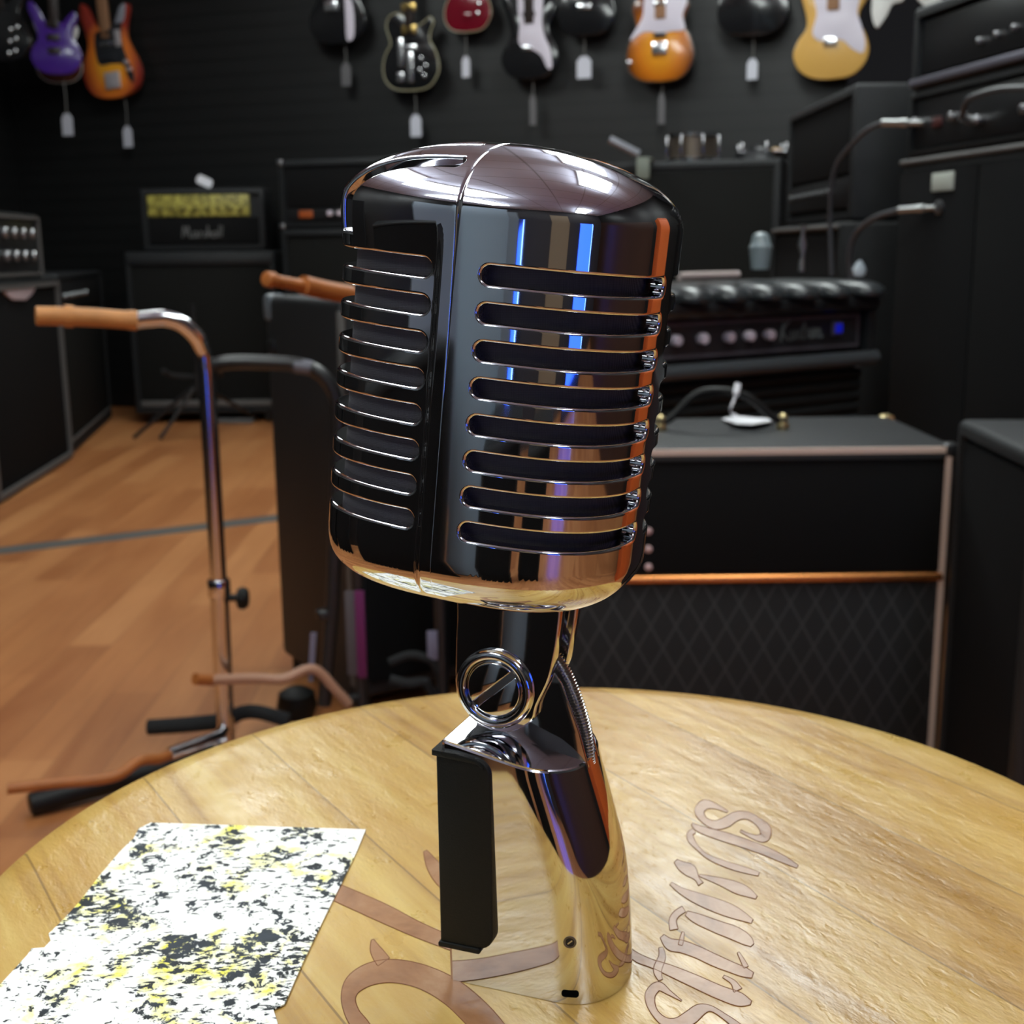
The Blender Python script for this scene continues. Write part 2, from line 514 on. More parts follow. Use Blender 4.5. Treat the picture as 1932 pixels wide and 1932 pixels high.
# dark cloth-covered core behind the slots
def core():
    b = MB(); ins = 0.62; n = 96
    prof = []
    for i in range(9):
        a = PI / 2 * i / 8
        prof.append((1 - 0.5 * (1 - math.sin(a)), 2.35 - 1.2 * (1 - math.cos(a)) - 0.0))
    zs = [(0.15, 2.75), (0.5, 2.6), (0.75, 2.3), (0.9, 1.9), (0.97, 1.4), (1.0, 0.8)] + [(1.0, 0.8 - 0.45 * i) for i in range(1, 20)] + [(0.96, -8.3), (0.8, -8.9), (0.3, -9.2)]
    rings = []
    for f, z in zs:
        ring = []
        for k in range(n):
            th = 2 * PI * k / n
            c, s = math.cos(th), math.sin(th)
            x = (HA - ins) * math.copysign(abs(c) ** (2 / HN), c) * f; y = (HB - ins) * math.copysign(abs(s) ** (2 / HN), s) * f
            ring.append(b.bm.verts.new(HEADM @ Vector((x, y, z))))
        rings.append(ring)
    for p, q in zip(rings, rings[1:]):
        for k in range(n): b.bm.faces.new((p[k], p[(k + 1) % n], q[(k + 1) % n], q[k]))
    b.bm.faces.new(rings[0]); b.bm.faces.new(rings[-1])
    m, nt, bs = newmat('mic_cloth')
    vec = texco(nt, (1, 1, 1))
    w1 = nt.nodes.new('ShaderNodeTexWave'); w1.inputs['Scale'].default_value = 1400; w1.bands_direction = 'Z'; nt.links.new(vec, w1.inputs['Vector'])
    w2 = nt.nodes.new('ShaderNodeTexWave'); w2.inputs['Scale'].default_value = 1400; w2.bands_direction = 'X'; nt.links.new(vec, w2.inputs['Vector'])
    h = math_(nt, 'MULTIPLY', w1.outputs['Fac'], w2.outputs['Fac'])
    col = ramp(nt, h, [(0, (0.05, 0.047, 0.054, 1)), (1, (0.15, 0.14, 0.16, 1))])
    nt.links.new(col, bs.inputs['Base Color']); bs.inputs['Roughness'].default_value = 0.85
    nt.links.new(bumpn(nt, h, 0.4, 0.0004), bs.inputs['Normal'])
    b.build('cloth_core', m, mic)
core()

# raised oval boss under the head where the swivel is fixed
b = MB()
n = 48; rings = []
for f, z in ((1.08, -9.35), (1.08, -9.72), (1.03, -9.84), (0.95, -9.88), (0.0, -9.88)):
    rings.append([b.bm.verts.new(HEADM @ Vector((-0.35 + 2.0 * f * math.copysign(abs(math.cos(2 * PI * k / n)) ** 0.7, math.cos(2 * PI * k / n)),
                                                 1.5 * f * math.copysign(abs(math.sin(2 * PI * k / n)) ** 0.7, math.sin(2 * PI * k / n)), z))) for k in range(n)])
for p, q in zip(rings, rings[1:]):
    for k in range(n): b.bm.faces.new((p[k], p[(k + 1) % n], q[(k + 1) % n], q[k]))
bmesh.ops.remove_doubles(b.bm, verts=b.bm.verts, dist=1e-6)
b.build('swivel_boss', CHROME, mic)

# swivel lugs
LUG = [(-1.32, -9.4), (-1.32, -10.45), (-1.37, -11.2), (-1.42, -12.3)]
cx, cz = 0.0, -12.6
for a in range(180, 361, 12):
    LUG.append((cx + 1.42 * math.cos(math.radians(a)), cz + 1.4 * math.sin(math.radians(a))))
LUG = LUG[:4] + [q for q in LUG[4:] if q[0] < 1.2] + [(1.25, -13.0), (1.6, -12.25), (1.78, -11.6), (1.95, -10.6), (2.08, -9.4)]
LUG = [(p.x, p.y) for p in catmull([(q[0], q[1], 0) for q in LUG], 3)]
BX = BASEM @ XZ
lug_parent = None
for nm, y0, y1 in (('swivel_lug', 0.56, 1.1), ('swivel_lug', -1.1, -0.56)):
    b = MB(); b.prism(LUG, y0, y1, 0.06, 3, BX); o = b.build(nm, CHROME, mic)
b = MB(); b.box((-1.2, -0.9, -10.0), (1.9, 0.9, -9.3), 0.05, 2, BASEM); b.build('swivel_bridge', CHROME, mic)

# pivot ring and slotted screw
SX, SZ = -0.08, -12.58
LM = BASEM @ Matrix.Translation((SX, 0, SZ)) @ Matrix.Rotation(PI / 2, 4, 'X')      # local +z -> -y
b = MB()
b.lathe([(1.24, 1.05), (1.27, 1.14), (1.25, 1.24), (1.18, 1.31), (1.08, 1.34), (0.98, 1.31), (0.93, 1.24), (0.92, 1.15), (0.90, 1.12), (0.3, 1.12)], 72, LM, False, False)
b.build('pivot_ring', CHROME, mic)
b = MB()
for sg in (1, -1):
    pts = []
    a0 = math.asin(0.1 / 0.86)
    for i in range(33):
        a = a0 + (PI - 2 * a0) * i / 32
        pts.append((0.86 * math.cos(a), sg * 0.86 * math.sin(a)))
    if sg < 0: pts = pts[::-1]
    b.prism(pts, 1.08, 1.27, 0.045, 3, LM @ Matrix.Rotation(math.radians(41), 4, 'Z'))
b.lathe([(0.84, 1.08), (0.84, 1.17), (0.0, 1.17)], 40, LM)
b.build('pivot_screw', CHROME, mic)

# stand body
XB = [(-22.4, 3.93), (-20.5, 3.86), (-18.5, 3.68), (-17.0, 3.32), (-15.2, 2.80), (-13.9, 2.42), (-12.4, 1.86)]
def lerp_tab(T, z):
    for (a, va), (c, vc) in zip(T, T[1:]):
        if z <= c: 
            t = max(0, (z - a) / (c - a)); return va + (vc - va) * t
    return T[-1][1]
# smooth version of the back line
_xb = catmull([(z, x, 0) for z, x in XB], 10)
XBS = [(p.x, p.y) for p in _xb]
def zs(X): return -14.06 - 0.205 * (X + 1.42)
def LBz(z): return 2.04 + 0.24 * max(0, (z - ZT) / (-14.0 - ZT))
ROUND = 1.8
outl = []
XF = -1.42
nfl = 14
def section(z):
    L = LBz(z); xb = lerp_tab(XBS, z); xc = xb - ROUND
    pts = []
    bv = 0.12
    pts += [(XF, -L + bv), (XF + bv * 0.3, -L + bv * 0.3), (XF + bv, -L)]
    for i in range(1, nfl): pts.append((XF + bv + (xc - XF - bv) * i / nfl, -L))
    for i in range(0, 41):
        a = -PI / 2 + PI * i / 40
        c, s = math.cos(a), math.sin(a)
        pts.append((xc + ROUND * math.copysign(abs(c) ** 0.9, c), L * math.copysign(abs(s) ** 0.9, s)))
    for i in range(nfl - 1, 0, -1): pts.append((XF + bv + (xc - XF - bv) * i / nfl, L))
    pts += [(XF + bv, L), (XF + bv * 0.3, L - bv * 0.3), (XF, L - bv)]
    return pts
NS = len(section(-15))
b = MB(); rings = []
HN_ = 26
for j in range(HN_ + 1):
    t = j / HN_
    ring = []
    for i in range(NS):
        z = ZT + t * (-14.5 - ZT)
        for _ in range(4):
            q = section(z)[i]
            z = ZT + 0.02 + t * (zs(q[0]) - ZT - 0.02)
        q = section(z)[i]
        ring.append((q[0], q[1], z))
    rings.append(ring)
# rounded shoulder and top
last = rings[-1]
cxm = sum(p[0] for p in last) / NS
for ins, up in ((0.03, 0.05), (0.08, 0.075)):
    rings.append([(p[0] + (0.6 - p[0]) * ins / 2.2, p[1] * (1 - ins / 2.0), zs(p[0] + (0.6 - p[0]) * ins / 2.2) + up) for p in last])
BV = [[b.bm.verts.new(BASEM @ Vector(p)) for p in r] for r in rings]
for p, q in zip(BV, BV[1:]):
    for k in range(NS): b.bm.faces.new((p[k], p[(k + 1) % NS], q[(k + 1) % NS], q[k]))
tf = b.bm.faces.new(BV[-1]); b.bm.faces.new(BV[0][::-1])
body = b.build('stand_body', CHROME, mic, ang=12)

# tongue rising between the lugs, open channel at its back
TG = [(-0.95, -14.4), (-1.0, -13.4), (-1.02, -12.5)]
for a in range(175, 60, -15): TG.append((-0.05 + 1.0 * math.cos(math.radians(a)), -12.45 + 1.0 * math.sin(math.radians(a))))
TGb = [(1.1, -11.75), (1.55, -12.0), (1.86, -12.4), (2.42, -13.9), (2.72, -15.0), (2.78, -15.6), (-0.9, -15.6)]
plate = TG + TGb
core_ = TG + [(0.9, -11.9), (1.2, -12.4), (1.75, -13.9), (2.1, -15.6), (-0.9, -15.6)]
b = MB()
b.prism(core_, -0.43, 0.43, 0.0, 2, BX)
b.prism(plate, 0.43, 0.55, 0.02, 2, BX); b.prism(plate, -0.55, -0.43, 0.02, 2, BX)
b.build('stand_tongue', CHROME, mic)
# coiled cable guard in the channel
path = catmull([(1.2, -0.05, -11.5), (1.76, -0.08, -12.2), (2.2, -0.1, -13.1), (2.5, -0.05, -14.1), (2.62, 0, -15.1)], 84)
b = MB()
pp = [BASEM @ p for p in path]
b.tube(pp, [P * (0.27 - 0.14 * i / len(pp) + 0.045 * math.sin(i * PI / 4)) for i in range(len(pp))], 14)
b.build('cable_spring', mat('spring_steel', (0.55, 0.54, 0.55, 1), 0.25, 1.0), mic)

# black rubber pad clipped round the front edge
x0, x1, za, zb, R = -1.56, 0.22, -20.72, -14.42, 0.5
poly = [(x0, za), (x1 - R, za)] + [(x1 - R + R * math.sin(a), za + R - R * math.cos(a)) for a in [PI / 2 * i / 8 for i in range(1, 9)]]
poly += [(x1 - R + R * math.cos(a), zb - 0.42 + R - R * (1 - math.sin(a)) - 0.08) for a in [PI / 2 * i / 8 for i in range(0, 9)]] + [(-0.9, zb - 0.02), (x0, zb)]
b = MB(); b.prism(poly, -2.36, 2.36, 0.07, 3, BX)
pad = b.build('rubber_pad', BLACKRUB, mic)
b = MB()
b.prism([(x0 - 0.12, zb - 0.06), (-0.2, zb - 0.16), (0.02, zb - 0.32), (0.02, zb - 0.24), (-0.2, zb - 0.02), (-0.9, zb + 0.1), (x0 - 0.12, zb + 0.12)], -2.41, 2.41, 0.03, 2, BX)
b.build('pad_lip', BLACKRUB, pad)
b = MB()
b.prism(roundrect(x0 - 0.06, za - 0.16, x1 - 0.42, za + 0.02, 0.07), -2.41, 2.41, 0.03, 2, BX)
b.build('pad_lip', BLACKRUB, pad)

# set screw and slot near the foot
LB0 = LBz(-20.1)
M2 = BASEM @ Matrix.Translation((2.55 - 0.9, -LB0, -20.1)) @ Matrix.Rotation(PI / 2, 4, 'X')
SETX = 2.62
M2 = BASEM @ Matrix.Translation((SETX, 0, -20.08)) @ Matrix.Rotation(PI / 2, 4, 'X')
def side_y(X, z):
    L = LBz(z); xb = lerp_tab(XBS, z); xc = xb - ROUND
    if X <= xc: return L
    c = min(1, (X - xc) / ROUND) ** (1 / 0.9); return L * math.sqrt(max(0, 1 - c * c)) ** 0.9
def side_frame(X, z):
    # frame on the curved side: local z points out of the surface, local x runs along it
    e = 0.02
    y = side_y(X, z); tx = Vector((2 * e, -(side_y(X + e, z) - side_y(X - e, z)), 0)).normalized()
    n = Vector((tx.y, -tx.x, 0)); up = Vector((0, 0, 1))
    R_ = Matrix((tx, up, tx.cross(up))).transposed()
    return BASEM @ Matrix.Translation((X, -y, z)) @ R_.to_4x4()
M2 = side_frame(SETX, -20.08)
DARKSTEEL = mat('dark_steel', (0.16, 0.15, 0.15, 1), 0.35, 1.0)
b = MB(); b.lathe([(0.20, -0.05), (0.20, 0.012), (0.17, 0.02), (0.145, 0.012), (0.14, -0.03)], 32, M2, False, False)
ss = b.build('set_screw', DARKSTEEL, mic)
b = MB(); b.lathe([(0.14, -0.04), (0.14, 0.006), (0.0, 0.006)], 24, M2, False); b.build('screw_socket', mat('dark_socket', (0.012, 0.012, 0.013, 1), 0.5, 0.3), ss)
b = MB(); b.prism(roundrect(-0.09, -0.02, 0.09, 0.02, 0.015), 0.004, 0.014, 0.0, 2, M2 @ Matrix.Rotation(0.7, 4, 'Z')); b.build('screw_bit', SILVER, ss)
M3 = side_frame(2.62, -21.84)
b = MB(); b.prism(roundrect(-0.27, -0.12, 0.27, 0.12, 0.11), -0.05, 0.008, 0.0, 2, M3)
b.build('foot_slot', mat('hole_black', (0.003, 0.003, 0.003, 1), 0.9, spec=0.0), mic)
# ================================================================== TABLE
def tbl(px, py, dz=0.0):
    return atZ(px, py, TABLE_Z + dz)
TC = Vector((0.0177, 0.3285)); TR = 0.1757
gdir = tbl(1932, 1924) - tbl(1475, 1657)
GANG = math.atan2(gdir.y, gdir.x)
table = thing('round_table', 'round varnished pine table with carved lettering, under the chrome microphone', 'table', loc=(TC.x, TC.y, 0))
m, nt, bs = newmat('varnished_pine')
vec = texco(nt, (1, 1, 1), (0, 0, -GANG))
# boards
sx = nt.nodes.new('ShaderNodeSeparateXYZ'); nt.links.new(vec, sx.inputs[0])
bw = 0.047
bid = math_(nt, 'FLOOR', math_(nt, 'DIVIDE', math_(nt, 'ADD', sx.outputs['Y'], 0.5065), bw))
fr = math_(nt, 'FRACT', math_(nt, 'DIVIDE', math_(nt, 'ADD', sx.outputs['Y'], 0.5065), bw))
wn = nt.nodes.new('ShaderNodeTexWhiteNoise'); wn.noise_dimensions = '1D'; nt.links.new(bid, wn.inputs['W'])
cmb = nt.nodes.new('ShaderNodeCombineXYZ')
nt.links.new(sx.outputs['X'], cmb.inputs['X']); nt.links.new(sx.outputs['Y'], cmb.inputs['Y']); nt.links.new(math_(nt, 'MULTIPLY', bid, 3.7), cmb.inputs['Z'])
mp = nt.nodes.new('ShaderNodeMapping'); mp.inputs['Scale'].default_value = (5, 95, 1); nt.links.new(cmb.outputs[0], mp.inputs['Vector'])
g1 = noise(nt, mp.outputs[0], 1.0, 5, 0.6, 0.6)
mp2 = nt.nodes.new('ShaderNodeMapping'); mp2.inputs['Scale'].default_value = (10, 28, 1); nt.links.new(cmb.outputs[0], mp2.inputs['Vector'])
g2 = noise(nt, mp2.outputs[0], 1.0, 3, 0.5, 0.4)
c1 = ramp(nt, g1, [(0.26, srgb(140, 98, 42)), (0.48, srgb(192, 154, 80)), (0.74, srgb(212, 184, 112))])
c2 = mixc(nt, 0.3, c1, ramp(nt, g2, [(0.3, srgb(150, 102, 44)), (0.7, srgb(212, 184, 114))]))
tint = ramp(nt, wn.outputs['Value'], [(0.0, srgb(222, 196, 156)), (0.5, srgb(255, 252, 244)), (1.0, srgb(248, 230, 190))])
c3 = mixc(nt, 0.8, c2, tint, 'MULTIPLY')
seam = math_(nt, 'LESS_THAN', fr, 0.014)
c4 = mixc(nt, math_(nt, 'MULTIPLY', seam, 0.7), c3, srgb(116, 84, 44))
# specks and pits
sp = noise(nt, vec, 190, 2, 0.5)
pit = ramp(nt, sp, [(0.70, (0, 0, 0, 1)), (0.78, (1, 1, 1, 1))])
c5 = mixc(nt, math_(nt, 'MULTIPLY', pit, 0.3), c4, srgb(120, 96, 60))
wr = ramp(nt, noise(nt, vec, 30, 4, 0.6), [(0.58, (0, 0, 0, 1)), (0.72, (1, 1, 1, 1))])
c5 = mixc(nt, math_(nt, 'MULTIPLY', wr, 0.22), c5, srgb(150, 128, 84))
nt.links.new(c5, bs.inputs['Base Color'])
bs.inputs['Roughness'].default_value = 0.36; bs.inputs['Specular IOR Level'].default_value = 0.72; bs.inputs['Coat Weight'].default_value = 0.0; bs.inputs['Coat Roughness'].default_value = 0.36
nt.links.new(ramp(nt, noise(nt, vec, 60, 4), [(0.3, (0.25,) * 3 + (1,)), (0.7, (0.4,) * 3 + (1,))]), bs.inputs['Roughness'])
mpb = nt.nodes.new('ShaderNodeMapping'); mpb.inputs['Scale'].default_value = (70, 150, 70); nt.links.new(vec, mpb.inputs['Vector'])
hb = noise(nt, mpb.outputs[0], 1.0, 4, 0.6)
hb2 = noise(nt, vec, 28, 3, 0.5)
mpb2 = nt.nodes.new('ShaderNodeMapping'); mpb2.inputs['Scale'].default_value = (150, 330, 150); mpb2.inputs['Rotation'].default_value = (0, 0, 0.5); nt.links.new(vec, mpb2.inputs['Vector'])
dents = ramp(nt, noise(nt, mpb2.outputs[0], 1.0, 2, 0.5), [(0.60, (0, 0, 0, 1)), (0.70, (1, 1, 1, 1))])
hb = math_(nt, 'SUBTRACT', hb, math_(nt, 'MULTIPLY', dents, 0.13))
hh = math_(nt, 'ADD', math_(nt, 'MULTIPLY', hb, 0.6), math_(nt, 'ADD', math_(nt, 'MULTIPLY', hb2, 0.4), math_(nt, 'MULTIPLY', seam, -0.4)))
nt.links.new(bumpn(nt, hh, 0.45, 0.0015), bs.inputs['Normal'])
PINE = m
b = MB()
prof = [(0.0, TABLE_Z), (TR - 0.012, TABLE_Z), (TR - 0.004, TABLE_Z - 0.0005), (TR - 0.001, TABLE_Z - 0.002), (TR, TABLE_Z - 0.005), (TR, TABLE_Z - 0.024), (TR - 0.003, TABLE_Z - 0.028), (0.0, TABLE_Z - 0.028)]
b.lathe(prof[::-1], 160)
b.build('table_top', PINE, table)
DARKWOOD = mat('dark_turned_wood', srgb(96, 62, 34), 0.45, var=0.3, vscale=30)
b = MB(); b.lathe([(0.0, 0.0), (0.15, 0.0), (0.15, 0.02), (0.05, 0.045), (0.03, 0.1), (0.03, TABLE_Z - 0.06), (0.08, TABLE_Z - 0.028), (0.0, TABLE_Z - 0.028)], 40)
b.build('pedestal', DARKWOOD, table)

# carved letters (flat brown strokes, carved depth put into the colour) on the table top
m, nt, bs = newmat('carved_wood')
vec = texco(nt, (30, 30, 30))
cc = ramp(nt, noise(nt, vec, 1.2, 5, 0.6, 0.8), [(0.3, srgb(120, 74, 42)), (0.52, srgb(160, 114, 78)), (0.72, srgb(180, 142, 108))])
nt.links.new(cc, bs.inputs['Base Color']); bs.inputs['Roughness'].default_value = 0.32
nt.links.new(bumpn(nt, noise(nt, vec, 3, 3), 0.4, 0.0008), bs.inputs['Normal'])
CARVED = m
CARVEDGE = mat('carved_edge', srgb(124, 70, 34), 0.5, var=0.3, vscale=120)
def ribbon_px(strokes, x0, y0, s):
    out = []
    for st in strokes:
        pts = catmull([(a, b_, c) for a, b_, c in st], 7)
        L, Rr = [], []
        for i, p in enumerate(pts):
            t = pts[min(i + 1, len(pts) - 1)] - pts[max(i - 1, 0)]
            n = Vector((-t.y, t.x)); 
            if n.length < 1e-6: n = Vector((0, 1))
            n.normalize(); w = max(4, p.z) / 2
            L.append((x0 + (p.x + n.x * w) * s, y0 + (p.y + n.y * w) * s)); Rr.append((x0 + (p.x - n.x * w) * s, y0 + (p.y - n.y * w) * s))
        out.append((L, Rr))
    return out
def carve(name, strokes, x0, y0, s, label=None):
    # brown stroke, with a darker outline painted round it for carved depth
    b = MB(); e = MB()
    for k, (L, Rr) in enumerate(ribbon_px(strokes, x0, y0, s)):
        for i in range(len(L) - 1):
            z = 0.00012 + 0.00002 * k
            q = [tbl(*L[i], z), tbl(*L[i + 1], z), tbl(*Rr[i + 1], z), tbl(*Rr[i], z)]
            b.face([v - Vector((TC.x, TC.y, 0)) for v in q])
        loop = [tbl(*p, 0.0001) - Vector((TC.x, TC.y, 0)) for p in L + Rr[::-1]]
        e.tube(loop, 0.00013, 5, closed=True)
    bmesh.ops.remove_doubles(b.bm, verts=b.bm.verts, dist=1e-6)
    for f in b.bm.faces:
        f.normal_update()
        if f.normal.z < 0: f.normal_flip()
    o = b.build(name, CARVED, table, smooth=False, recalc=False)
    if label: o['label'] = label
    e.build('depth_outline', CARVEDGE, o)
A = (1180, 1490, 300 / 1932); B_ = (1170, 1690, 300 / 1932); C_ = (620, 1580, 280 / 1537)
carve('carved_letter', [[(1240, 268, 24), (1100, 205, 60), (970, 180, 120), (900, 260, 115), (960, 370, 80), (1090, 428, 105), (1220, 395, 130), (1340, 325, 115), (1480, 312, 90), (1610, 385, 95), (1700, 480, 135), (1680, 580, 120), (1560, 575, 55), (1400, 500, 30)]], *A, label='carved letter s')
carve('carved_letter', [[(810, 415, 30), (870, 462, 70), (1000, 512, 95), (1200, 572, 115), (1450, 652, 110), (1700, 745, 105), (1930, 850, 85), (2090, 935, 40)],
                        [(830, 500, 60), (785, 545, 75), (805, 620, 75), (880, 710, 48), (1000, 812, 50), (1200, 900, 70), (1400, 962, 75), (1620, 1025, 50)]], *A, label='carved letter g')
carve('carved_letter', [[(610, 865, 50), (690, 930, 120), (790, 985, 150), (870, 1080, 60), (915, 1145, 70)], [(900, 1040, 26), (1150, 1115, 90), (1350, 1190, 140), (1480, 1245, 110), (1590, 1310, 40)],
                        [(555, 1140, 40), (690, 1235, 80), (900, 1330, 140), (1150, 1425, 165), (1350, 1505, 140), (1540, 1600, 50)]], *A, label='worn carved letter n')
carve('carved_letter', [[(740, 1500, 60), (860, 1560, 120), (1100, 1660, 150), (1330, 1745, 165), (1480, 1830, 130), (1540, 1890, 50)], [(710, 1450, 80), (620, 1510, 85), (575, 1590, 90), (590, 1700, 100)]], *A, label='worn carved letter i')
carve('carved_letter', [[(510, 490, 60), (610, 590, 140), (760, 620, 150), (950, 690, 145), (1150, 785, 145), (1350, 868, 130), (1500, 925, 120), (1610, 965, 70)], [(765, 440, 30), (745, 540, 50), (730, 600, 50)], [(1435, 690, 26), (1490, 790, 50), (1530, 870, 60)]], *B_, label='carved letter r')
carve('carved_letter', [[(85, 630, 50), (200, 745, 105), (400, 830, 100), (600, 905, 130), (900, 1035, 155), (1200, 1170, 165), (1450, 1260, 165), (1590, 1300, 50)], [(1255, 980, 34), (1370, 1050, 62), (1430, 1150, 110)], [(495, 630, 50), (510, 740, 85), (455, 900, 100), (490, 1025, 50)]], *B_, label='carved letter t')
carve('carved_letter', [[(745, 1275, 14), (600, 1180, 56), (470, 1100, 110), (375, 1180, 125), (370, 1300, 105), (430, 1430, 85), (550, 1535, 110), (700, 1555, 150), (850, 1480, 175), (970, 1390, 150), (1100, 1370, 70), (1250, 1455, 65), (1400, 1570, 95), (1480, 1680, 130), (1430, 1800, 120)]], *B_, label='carved capital letter s')
carve('carved_flourish', [[(1000, 140, 40), (1060, 255, 120), (1130, 370, 150), (1200, 480, 120), (1260, 590, 30)]], *C_)
carve('carved_flourish', [[(-60, 510, 170), (60, 560, 180), (300, 665, 190), (600, 800, 190), (900, 945, 165), (1250, 1090, 140), (1500, 1190, 110)]], *C_)
carve('carved_flourish', [[(1900, 2250, 250), (1600, 1900, 300), (1300, 1620, 280), (1000, 1455, 250), (700, 1385, 240), (450, 1410, 230), (270, 1510, 200), (205, 1650, 150), (240, 1810, 150), (330, 1950, 180), (430, 2100, 180)],
                          [(455, 1060, 30), (490, 1170, 120), (570, 1290, 150)]], *C_)

# splatter-printed card with a torn edge
st_px = [(285, 1555), (690, 1568), (672, 1612), (645, 1668), (612, 1735), (575, 1812), (537, 1898), (516, 1908), (524, 1934), (500, 2010), (-60, 2060), (-160, 1985), (-60, 1905), (0, 1862), (52, 1805), (60, 1793), (84, 1791), (96, 1778), (92, 1765), (118, 1740), (150, 1705), (188, 1655), (228, 1608), (252, 1585), (262, 1566)]
m, nt, bs = newmat('splatter_print')
vec = texco(nt, (1, 1, 1))
mpx = nt.nodes.new('ShaderNodeMapping'); mpx.inputs['Scale'].default_value = (1.0, 1.0, 1); mpx.inputs['Rotation'].default_value = (0, 0, 0.5); nt.links.new(vec, mpx.inputs['Vector'])
k1 = noise(nt, mpx.outputs[0], 270, 5, 0.66, 0.5); k2 = noise(nt, vec, 55, 3, 0.5)
kk = math_(nt, 'ADD', math_(nt, 'MULTIPLY', k1, 0.7), math_(nt, 'MULTIPLY', k2, 0.42))
mpd = nt.nodes.new('ShaderNodeMapping'); mpd.inputs['Scale'].default_value = (260, 620, 1); mpd.inputs['Rotation'].default_value = (0, 0, 1.1); nt.links.new(vec, mpd.inputs['Vector'])
k3 = noise(nt, mpd.outputs[0], 1.0, 4, 0.6, 0.4)
kk2 = math_(nt, 'ADD', math_(nt, 'MULTIPLY', k3, 0.7), math_(nt, 'MULTIPLY', noise(nt, vec, 34, 2), 0.4))
kk = math_(nt, 'MAXIMUM', kk, math_(nt, 'SUBTRACT', kk2, 0.012))
blk = ramp(nt, kk, [(0.600, (0, 0, 0, 1)), (0.618, (1, 1, 1, 1))])
y1 = noise(nt, vec, 130, 5, 0.6, 0.5); y2 = noise(nt, vec, 26, 2, 0.5)
yy_ = math_(nt, 'ADD', math_(nt, 'MULTIPLY', y1, 0.6), math_(nt, 'MULTIPLY', y2, 0.5))
yel = ramp(nt, yy_, [(0.56, (0, 0, 0, 1)), (0.68, (1, 1, 1, 1))])
dk = ramp(nt, noise(nt, vec, 60, 3), [(0.35, srgb(10, 12, 6)), (0.7, srgb(52, 60, 70))])
c = mixc(nt, yel, srgb(252, 252, 248), srgb(246, 236, 96))
c = mixc(nt, blk, c, dk)
nt.links.new(c, bs.inputs['Base Color']); bs.inputs['Roughness'].default_value = 0.5; bs.inputs['Specular IOR Level'].default_value = 0.3
nt.links.new(bumpn(nt, noise(nt, vec, 300, 3), 0.1, 0.0006), bs.inputs['Normal'])
PRINT = m
ctr = tbl(330, 1760)
poly = [tbl(*q, 0) - ctr for q in st_px]
b = MB(); b.prism([(p.x, p.y) for p in poly], 0.0002, 0.0006)
card = b.build('printed_card', PRINT, None, smooth=False)
card.location = (ctr.x, ctr.y, TABLE_Z)
tag(card, 'white card with yellow and black splatter print and torn edge lying on the table', 'card')
# ================================================================== AMPLIFIERS AND CABINETS
def amp_frame(pl, pr, z0):
    d = Vector((pr[0] - pl[0], pr[1] - pl[1])); w = d.length
    return (pl[0], pl[1], z0), math.atan2(d.y, d.x), w
def cabinet_shell(b, w, h, d, t=0.03, rec=0.02, bev=0.012):
    q = bmesh.new(); bmesh.ops.create_cube(q, size=1.0)
    for v in q.verts: v.co = Vector(((v.co.x + .5) * w, (v.co.y + .5) * d, (v.co.z + .5) * h))
    bmesh.ops.bevel(q, geom=q.edges[:], offset=bev, segments=3, affect='EDGES', profile=0.5)
    q.faces.ensure_lookup_table()
    f = max([f for f in q.faces if f.normal.y < -0.9], key=lambda f: f.calc_area())
    if t: bmesh.ops.inset_individual(q, faces=[f], thickness=t - bev, depth=0.0); bmesh.ops.inset_individual(q, faces=[f], thickness=0.001, depth=-rec)
    b.merge(q)
def frame_tube(b, x0, z0, x1, z1, y, r):
    # mitred rectangular bead
    for (a, c, n_) in (((x0, z0), (x1, z0), 'h'), ((x0, z1), (x1, z1), 'h')):
        pass
    o = [(x0 - r, z0 - r), (x1 + r, z0 - r), (x1 + r, z1 + r), (x0 - r, z1 + r)]
    i = [(x0 + r, z0 + r), (x1 - r, z0 + r), (x1 - r, z1 - r), (x0 + r, z1 - r)]
    for yy in (y - r, y + r): pass
    V = lambda p, yy: b.bm.verts.new((p[0], yy, p[1]))
    A0 = [V(p, y + r) for p in o]; A1 = [V(p, y - r) for p in o]; B1 = [V(p, y - r) for p in i]; B0 = [V(p, y + r) for p in i]
    for k in range(4):
        j = (k + 1) % 4
        for P_, Q_ in ((A0, A1), (A1, B1), (B1, B0), (B0, A0)): b.bm.faces.new((P_[k], P_[j], Q_[j], Q_[k]))
def stroke_text(b, strokes, ox, oz, s, y, r):
    for st in strokes:
        pts = catmull([(ox + p[0] * s, y, oz + p[1] * s) for p in st], 5)
        b.tube(pts, r, 6)
SCRIPT_M = [[(0, 0), (.15, .9), (.3, .2), (.5, .9), (.6, .05), (.75, .1)], [(1.15, .45), (.9, .4), (.85, .05), (1.1, .1), (1.2, .45), (1.22, .05), (1.35, .1)], [(1.4, 0), (1.45, .45), (1.6, .4)],
            [(1.65, .05), (1.85, .1), (1.75, .3), (1.9, .45)], [(2.0, 0), (2.1, .95), (2.1, .1), (2.25, .45), (2.35, .05)], [(2.75, .45), (2.5, .4), (2.45, .05), (2.7, .1), (2.8, .45), (2.82, .05)], [(2.95, .05), (3.05, .95)], [(3.15, .05), (3.25, .95)]]
SCRIPT_K = [[(.1, 0), (.25, 1)], [(.7, 1), (.22, .5), (.55, .1), (.8, .0)], [(.85, .5), (.85, .1), (1.05, .1), (1.15, .5), (1.15, .05)], [(1.3, .05), (1.5, .15), (1.35, .35), (1.5, .5)], [(1.75, .9), (1.65, .1), (1.8, .05)], [(1.55, .6), (1.9, .6)],
            [(2.0, .1), (2.0, .45), (2.2, .45), (2.2, .1), (2.0, .1)], [(2.35, .05), (2.4, .5), (2.5, .45), (2.52, .05)], [(2.52, .4), (2.65, .5), (2.7, .05)], [(2.7, .4), (2.85, .5), (2.9, .05), (3.1, .15)]]
